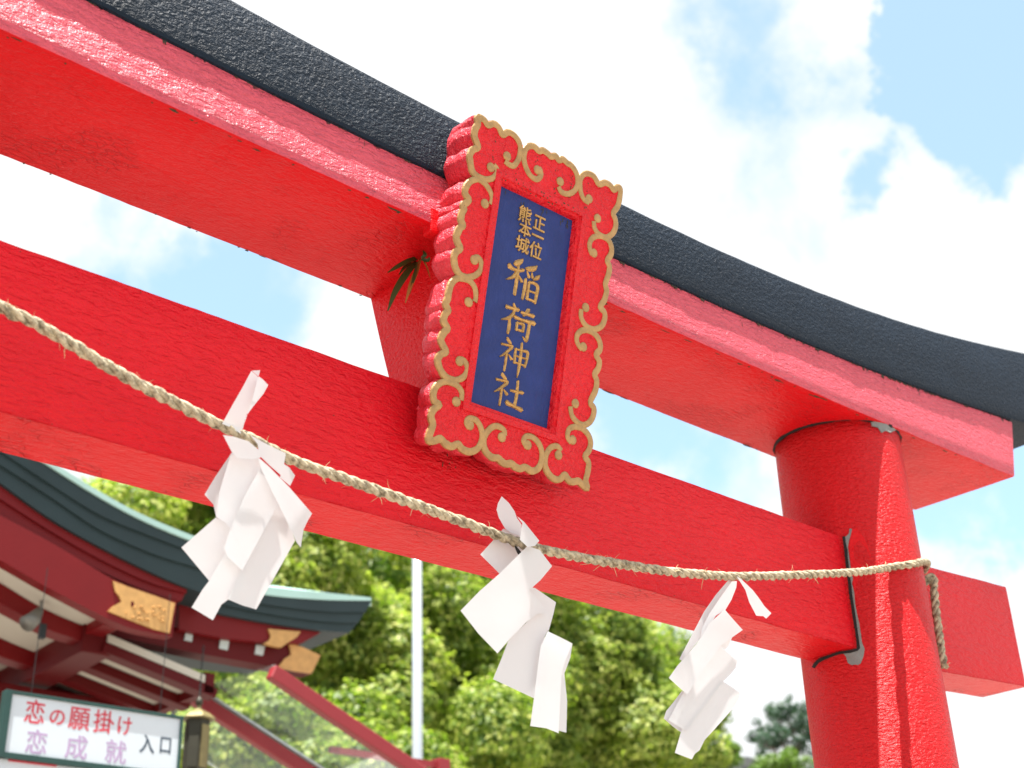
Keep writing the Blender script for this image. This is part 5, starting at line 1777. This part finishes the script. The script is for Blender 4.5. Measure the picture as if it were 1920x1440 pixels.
# ------------------------------------------------------------------ trees
def leaf_mat(name, stops, trans=0.5):
    mt, t, p, out = new_mat(name)
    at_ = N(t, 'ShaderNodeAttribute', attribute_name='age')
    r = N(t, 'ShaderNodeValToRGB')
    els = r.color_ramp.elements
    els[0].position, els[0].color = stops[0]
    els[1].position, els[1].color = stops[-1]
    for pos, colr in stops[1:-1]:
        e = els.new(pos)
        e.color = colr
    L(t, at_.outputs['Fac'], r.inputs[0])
    tl_ = N(t, 'ShaderNodeBsdfTranslucent')
    mulc = N(t, 'ShaderNodeMix', data_type='RGBA', blend_type='MULTIPLY', inp={0: 1.0})
    L(t, r.outputs[0], mulc.inputs[6])
    mulc.inputs[7].default_value = (1.05, 1.25, 0.55, 1)
    L(t, mulc.outputs[2], tl_.inputs[0])
    L(t, r.outputs[0], p.inputs['Base Color'])
    p.inputs['Roughness'].default_value = 0.5
    p.inputs['Specular IOR Level'].default_value = 0.4
    s = N(t, 'ShaderNodeMixShader', inp={0: trans})
    L(t, p.outputs[0], s.inputs[1])
    L(t, tl_.outputs[0], s.inputs[2])
    L(t, s.outputs[0], out.inputs['Surface'])
    return mt


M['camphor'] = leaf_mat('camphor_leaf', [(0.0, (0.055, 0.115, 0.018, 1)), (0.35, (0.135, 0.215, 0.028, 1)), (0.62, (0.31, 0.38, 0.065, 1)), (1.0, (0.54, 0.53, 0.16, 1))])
M['hazed_leaf'] = leaf_mat('haze_tinted_leaf', [(0.0, (0.020, 0.055, 0.035, 1)), (1.0, (0.075, 0.135, 0.085, 1))], 0.3)  # bluish tint stands for distant haze and backlight, painted into the leaves
M['lime_leaf'] = leaf_mat('bright_leaf', [(0.0, (0.045, 0.10, 0.012, 1)), (1.0, (0.17, 0.27, 0.035, 1))], 0.4)
M['bark'] = plain('tree_bark', (0.075, 0.058, 0.042), 0.9, 0, 6, 0.35, 0.02, bscale=30)


def leaves_mesh(name, lumps, per_m2, size, mat, parent, inner=0.15, young=1.0, smooth_up=0.45):
    """leaf-sized bent faces spread over many small clumps"""
    Cs, Ns, Ag = [], [], []
    for (cx, cy, cz, r, yg) in lumps:
        k = int(per_m2 * 4 * math.pi * r * r)
        d = rng.normal(size=(k, 3))
        d /= np.linalg.norm(d, axis=1)[:, None]
        d = d[d[:, 2] > -0.75]
        k = len(d)
        rr = r * (1 - np.abs(rng.normal(0, 0.16, k)))
        rr = np.where(rng.random(k) < inner, r * rng.random(k) ** 0.5, rr)
        # small twigs make the clump's outline uneven
        bump_ = 1 + 0.16 * np.sin(d[:, 0] * 9 + cx * 3) * np.sin(d[:, 1] * 8 + cy * 2) + 0.12 * np.sin(d[:, 2] * 13 + cz)
        pos = np.array([cx, cy, cz]) + d * (rr * bump_)[:, None] * np.array([1, 1, 0.82])
        nn = d * 1.0 + np.array([0, 0, smooth_up]) + rng.normal(0, 0.36, (k, 3))
        nn /= np.linalg.norm(nn, axis=1)[:, None]
        Cs.append(pos)
        Ns.append(nn)
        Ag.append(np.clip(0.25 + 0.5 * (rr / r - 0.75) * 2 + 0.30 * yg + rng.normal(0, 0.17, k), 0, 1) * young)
    Cc, Nn, Ag = np.concatenate(Cs), np.concatenate(Ns), np.concatenate(Ag)
    k = len(Cc)
    t = rng.normal(size=(k, 3))
    t -= Nn * (t * Nn).sum(1)[:, None]
    t /= np.linalg.norm(t, axis=1)[:, None]
    b = np.cross(Nn, t)
    sz = size * (0.65 + 0.7 * rng.random(k))[:, None]
    V = np.empty((k, 4, 3))
    V[:, 0] = Cc - t * sz * 0.55
    V[:, 1] = Cc + b * sz * 0.32 + Nn * sz * 0.10
    V[:, 2] = Cc + t * sz * 0.55
    V[:, 3] = Cc - b * sz * 0.32 + Nn * sz * 0.10
    me = bpy.data.meshes.new(name)
    me.vertices.add(k * 4)
    me.vertices.foreach_set('co', V.reshape(-1).astype(np.float32))
    me.loops.add(k * 4)
    me.loops.foreach_set('vertex_index', np.arange(k * 4, dtype=np.int32))
    me.polygons.add(k)
    me.polygons.foreach_set('loop_start', np.arange(0, k * 4, 4, dtype=np.int32))
    me.polygons.foreach_set('loop_total', np.full(k, 4, dtype=np.int32))
    me.update(calc_edges=True)
    a = me.attributes.new('age', 'FLOAT', 'FACE')
    a.data.foreach_set('value', Ag.astype(np.float32))
    me.materials.append(mat)
    o = bpy.data.objects.new(name, me)
    link(o, parent)
    o['kind'] = 'stuff'
    return o


def limb(p0, p1, r0, r1, wob=0.25):
    n = 6
    pts = []
    for i in range(n + 1):
        s = i / n
        p_ = p0.lerp(p1, s)
        w = math.sin(math.pi * s) * wob
        pts.append(p_ + Vector((random.uniform(-w, w), random.uniform(-w, w), 0)))
    return tube_geo(pts, [r0 + (r1 - r0) * i / n for i in range(n + 1)], 8)


def tree(name, label, cat, center, rx, rz, n_lumps, lump_r, per_m2, size, mat, group=None, trunk_r=0.4, young=1.0, spread=1.0):
    c = Vector(center)
    root = thing(name, label, cat, group=group)
    root['base'] = (c.x, c.y, 0)
    lumps = []
    tries = 0
    while len(lumps) < n_lumps and tries < 5000:
        tries += 1
        d = Vector((random.gauss(0, 1), random.gauss(0, 1), random.gauss(0, 1))).normalized()
        if d.z < -0.55:
            continue
        q = random.uniform(0.55, 0.95) if random.random() < 0.75 else random.uniform(0.15, 0.55)
        p_ = Vector((c.x + d.x * rx * q, c.y + d.y * rx * q, c.z + d.z * rz * q))
        r = random.uniform(*lump_r)
        lumps.append((p_.x, p_.y, p_.z, r, random.random() * (0.4 + 0.6 * max(0, q))))
    g = Geo()
    fork = Vector((c.x, c.y, c.z - rz * 0.75))
    g.add(limb(Vector((c.x + 0.2, c.y, -0.2)), fork, trunk_r, trunk_r * 0.7, 0.2))
    for lp in random.sample(lumps, min(len(lumps), 16)):
        tip = Vector(lp[:3])
        mid = fork.lerp(tip, 0.5) + Vector((0, 0, rz * 0.10))
        g.add(limb(fork, mid, trunk_r * 0.45, trunk_r * 0.25, 0.3))
        g.add(limb(mid, tip, trunk_r * 0.24, 0.03, 0.25))
    g.build('trunk', M['bark'], root, smooth=True)
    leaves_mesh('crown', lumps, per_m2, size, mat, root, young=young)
    return root


TG = 'camphor trees behind the gate'
for (px, py, Y, rx, rz, nl, lab) in (
        (300, 1175, 22, 4.4, 4.0, 62, 'yellow-green camphor tree rising directly behind the curved copper roof'),
        (665, 1330, 22, 4.6, 4.4, 70, 'broad yellow-green camphor tree between the roof tip and the flagpole'),
        (950, 1345, 23, 4.2, 4.3, 66, 'tall light green camphor tree right of the flagpole'),
        (1128, 1420, 25, 3.2, 4.1, 52, 'darker camphor tree ending the grove beside the open sky')):
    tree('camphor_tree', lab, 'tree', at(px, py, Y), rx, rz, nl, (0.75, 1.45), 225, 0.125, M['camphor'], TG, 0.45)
for (px, py, Y, rx, rz, nl, lab) in (
        (480, 1330, 29, 5.2, 5.2, 64, 'shaded camphor tree deep behind the shrine roof'),
        (860, 1400, 30, 5.2, 6.6, 72, 'shaded camphor tree deep in the grove behind the flagpole')):
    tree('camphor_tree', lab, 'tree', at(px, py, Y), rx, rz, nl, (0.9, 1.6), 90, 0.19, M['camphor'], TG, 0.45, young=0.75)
tree('young_tree', 'rounded light green tree seen through the glass canopy', 'tree', at(545, 1425, 17), 2.5, 1.9, 34, (0.5, 0.85), 240, 0.11, M['camphor'], None, 0.16)
# small bough of a tree that reaches past the right paper streamer
tree('young_tree', 'thin leafy treetop showing beside the narrow streamer', 'tree', at(1345, 1425, 26), 0.85, 1.0, 13, (0.16, 0.34), 75, 0.17, M['lime_leaf'], None, 0.10)
g_c = at(1470, 1392, 36)
tree('blue_green_tree', 'loose tree, tinted hazy blue-green, far off beside the round pillar', 'tree', (g_c.x, g_c.y, g_c.z + 0.25), 1.85, 2.3, 52, (0.18, 0.46), 60, 0.16, M['hazed_leaf'], None, 0.14)
tree('bright_shrub', 'bright green clipped shrub low at the foot of the far tree', 'shrub', at(1466, 1443, 30), 1.3, 0.62, 26, (0.25, 0.45), 90, 0.12, M['lime_leaf'], None, 0.10)

# grey stone wall far behind the streamers
M['stone'] = plain('castle_wall_stone', (0.16, 0.16, 0.165), 0.9, 0, 3, 0.3, 0.02)
wall = thing('stone_wall', 'dark grey stone wall top far below the thin treetop', 'wall')
wc = at(1372, 1436, 32)
yb = wc.y
s0 = None
for row in range(5):
    for colm in range(6):
        w, h = random.uniform(0.42, 0.6), 0.42
        cxx = wc.x - 1.5 + colm * 0.55 + (row % 2) * 0.27
        czz = wc.z + 0.15 - row * 0.42 + (random.uniform(-0.06, 0.14) if row == 0 else 0)
        v8, f8 = box_geo((-w / 2, -0.4, -h / 2), (w / 2, 0.4, h / 2))
        v8 = [(x_ * random.uniform(0.8, 1.0), y_ * random.uniform(0.8, 1.0), z_ * random.uniform(0.85, 1.0)) for x_, y_, z_ in v8]
        o = mesh_obj('stone', v8, f8, M['stone'], wall)
        o.location = (cxx, yb, czz)
box('wall_core', (wc.x - 7.0, yb - 0.2, 0), (wc.x + 7.0, yb + 0.6, wc.z - 1.5), M['stone'], wall)
wall['base'] = (wc.x, yb, 0)

# ------------------------------------------------------------------ put every thing's empty at its base
bpy.context.view_layer.update()
for o in list(COL.objects):
    if o.type == 'EMPTY' and o.parent is None and 'base' in o:
        b = Vector(o['base'])
        o.location = b
        for ch in o.children:
            ch.location = Vector(ch.location) - b
        del o['base']
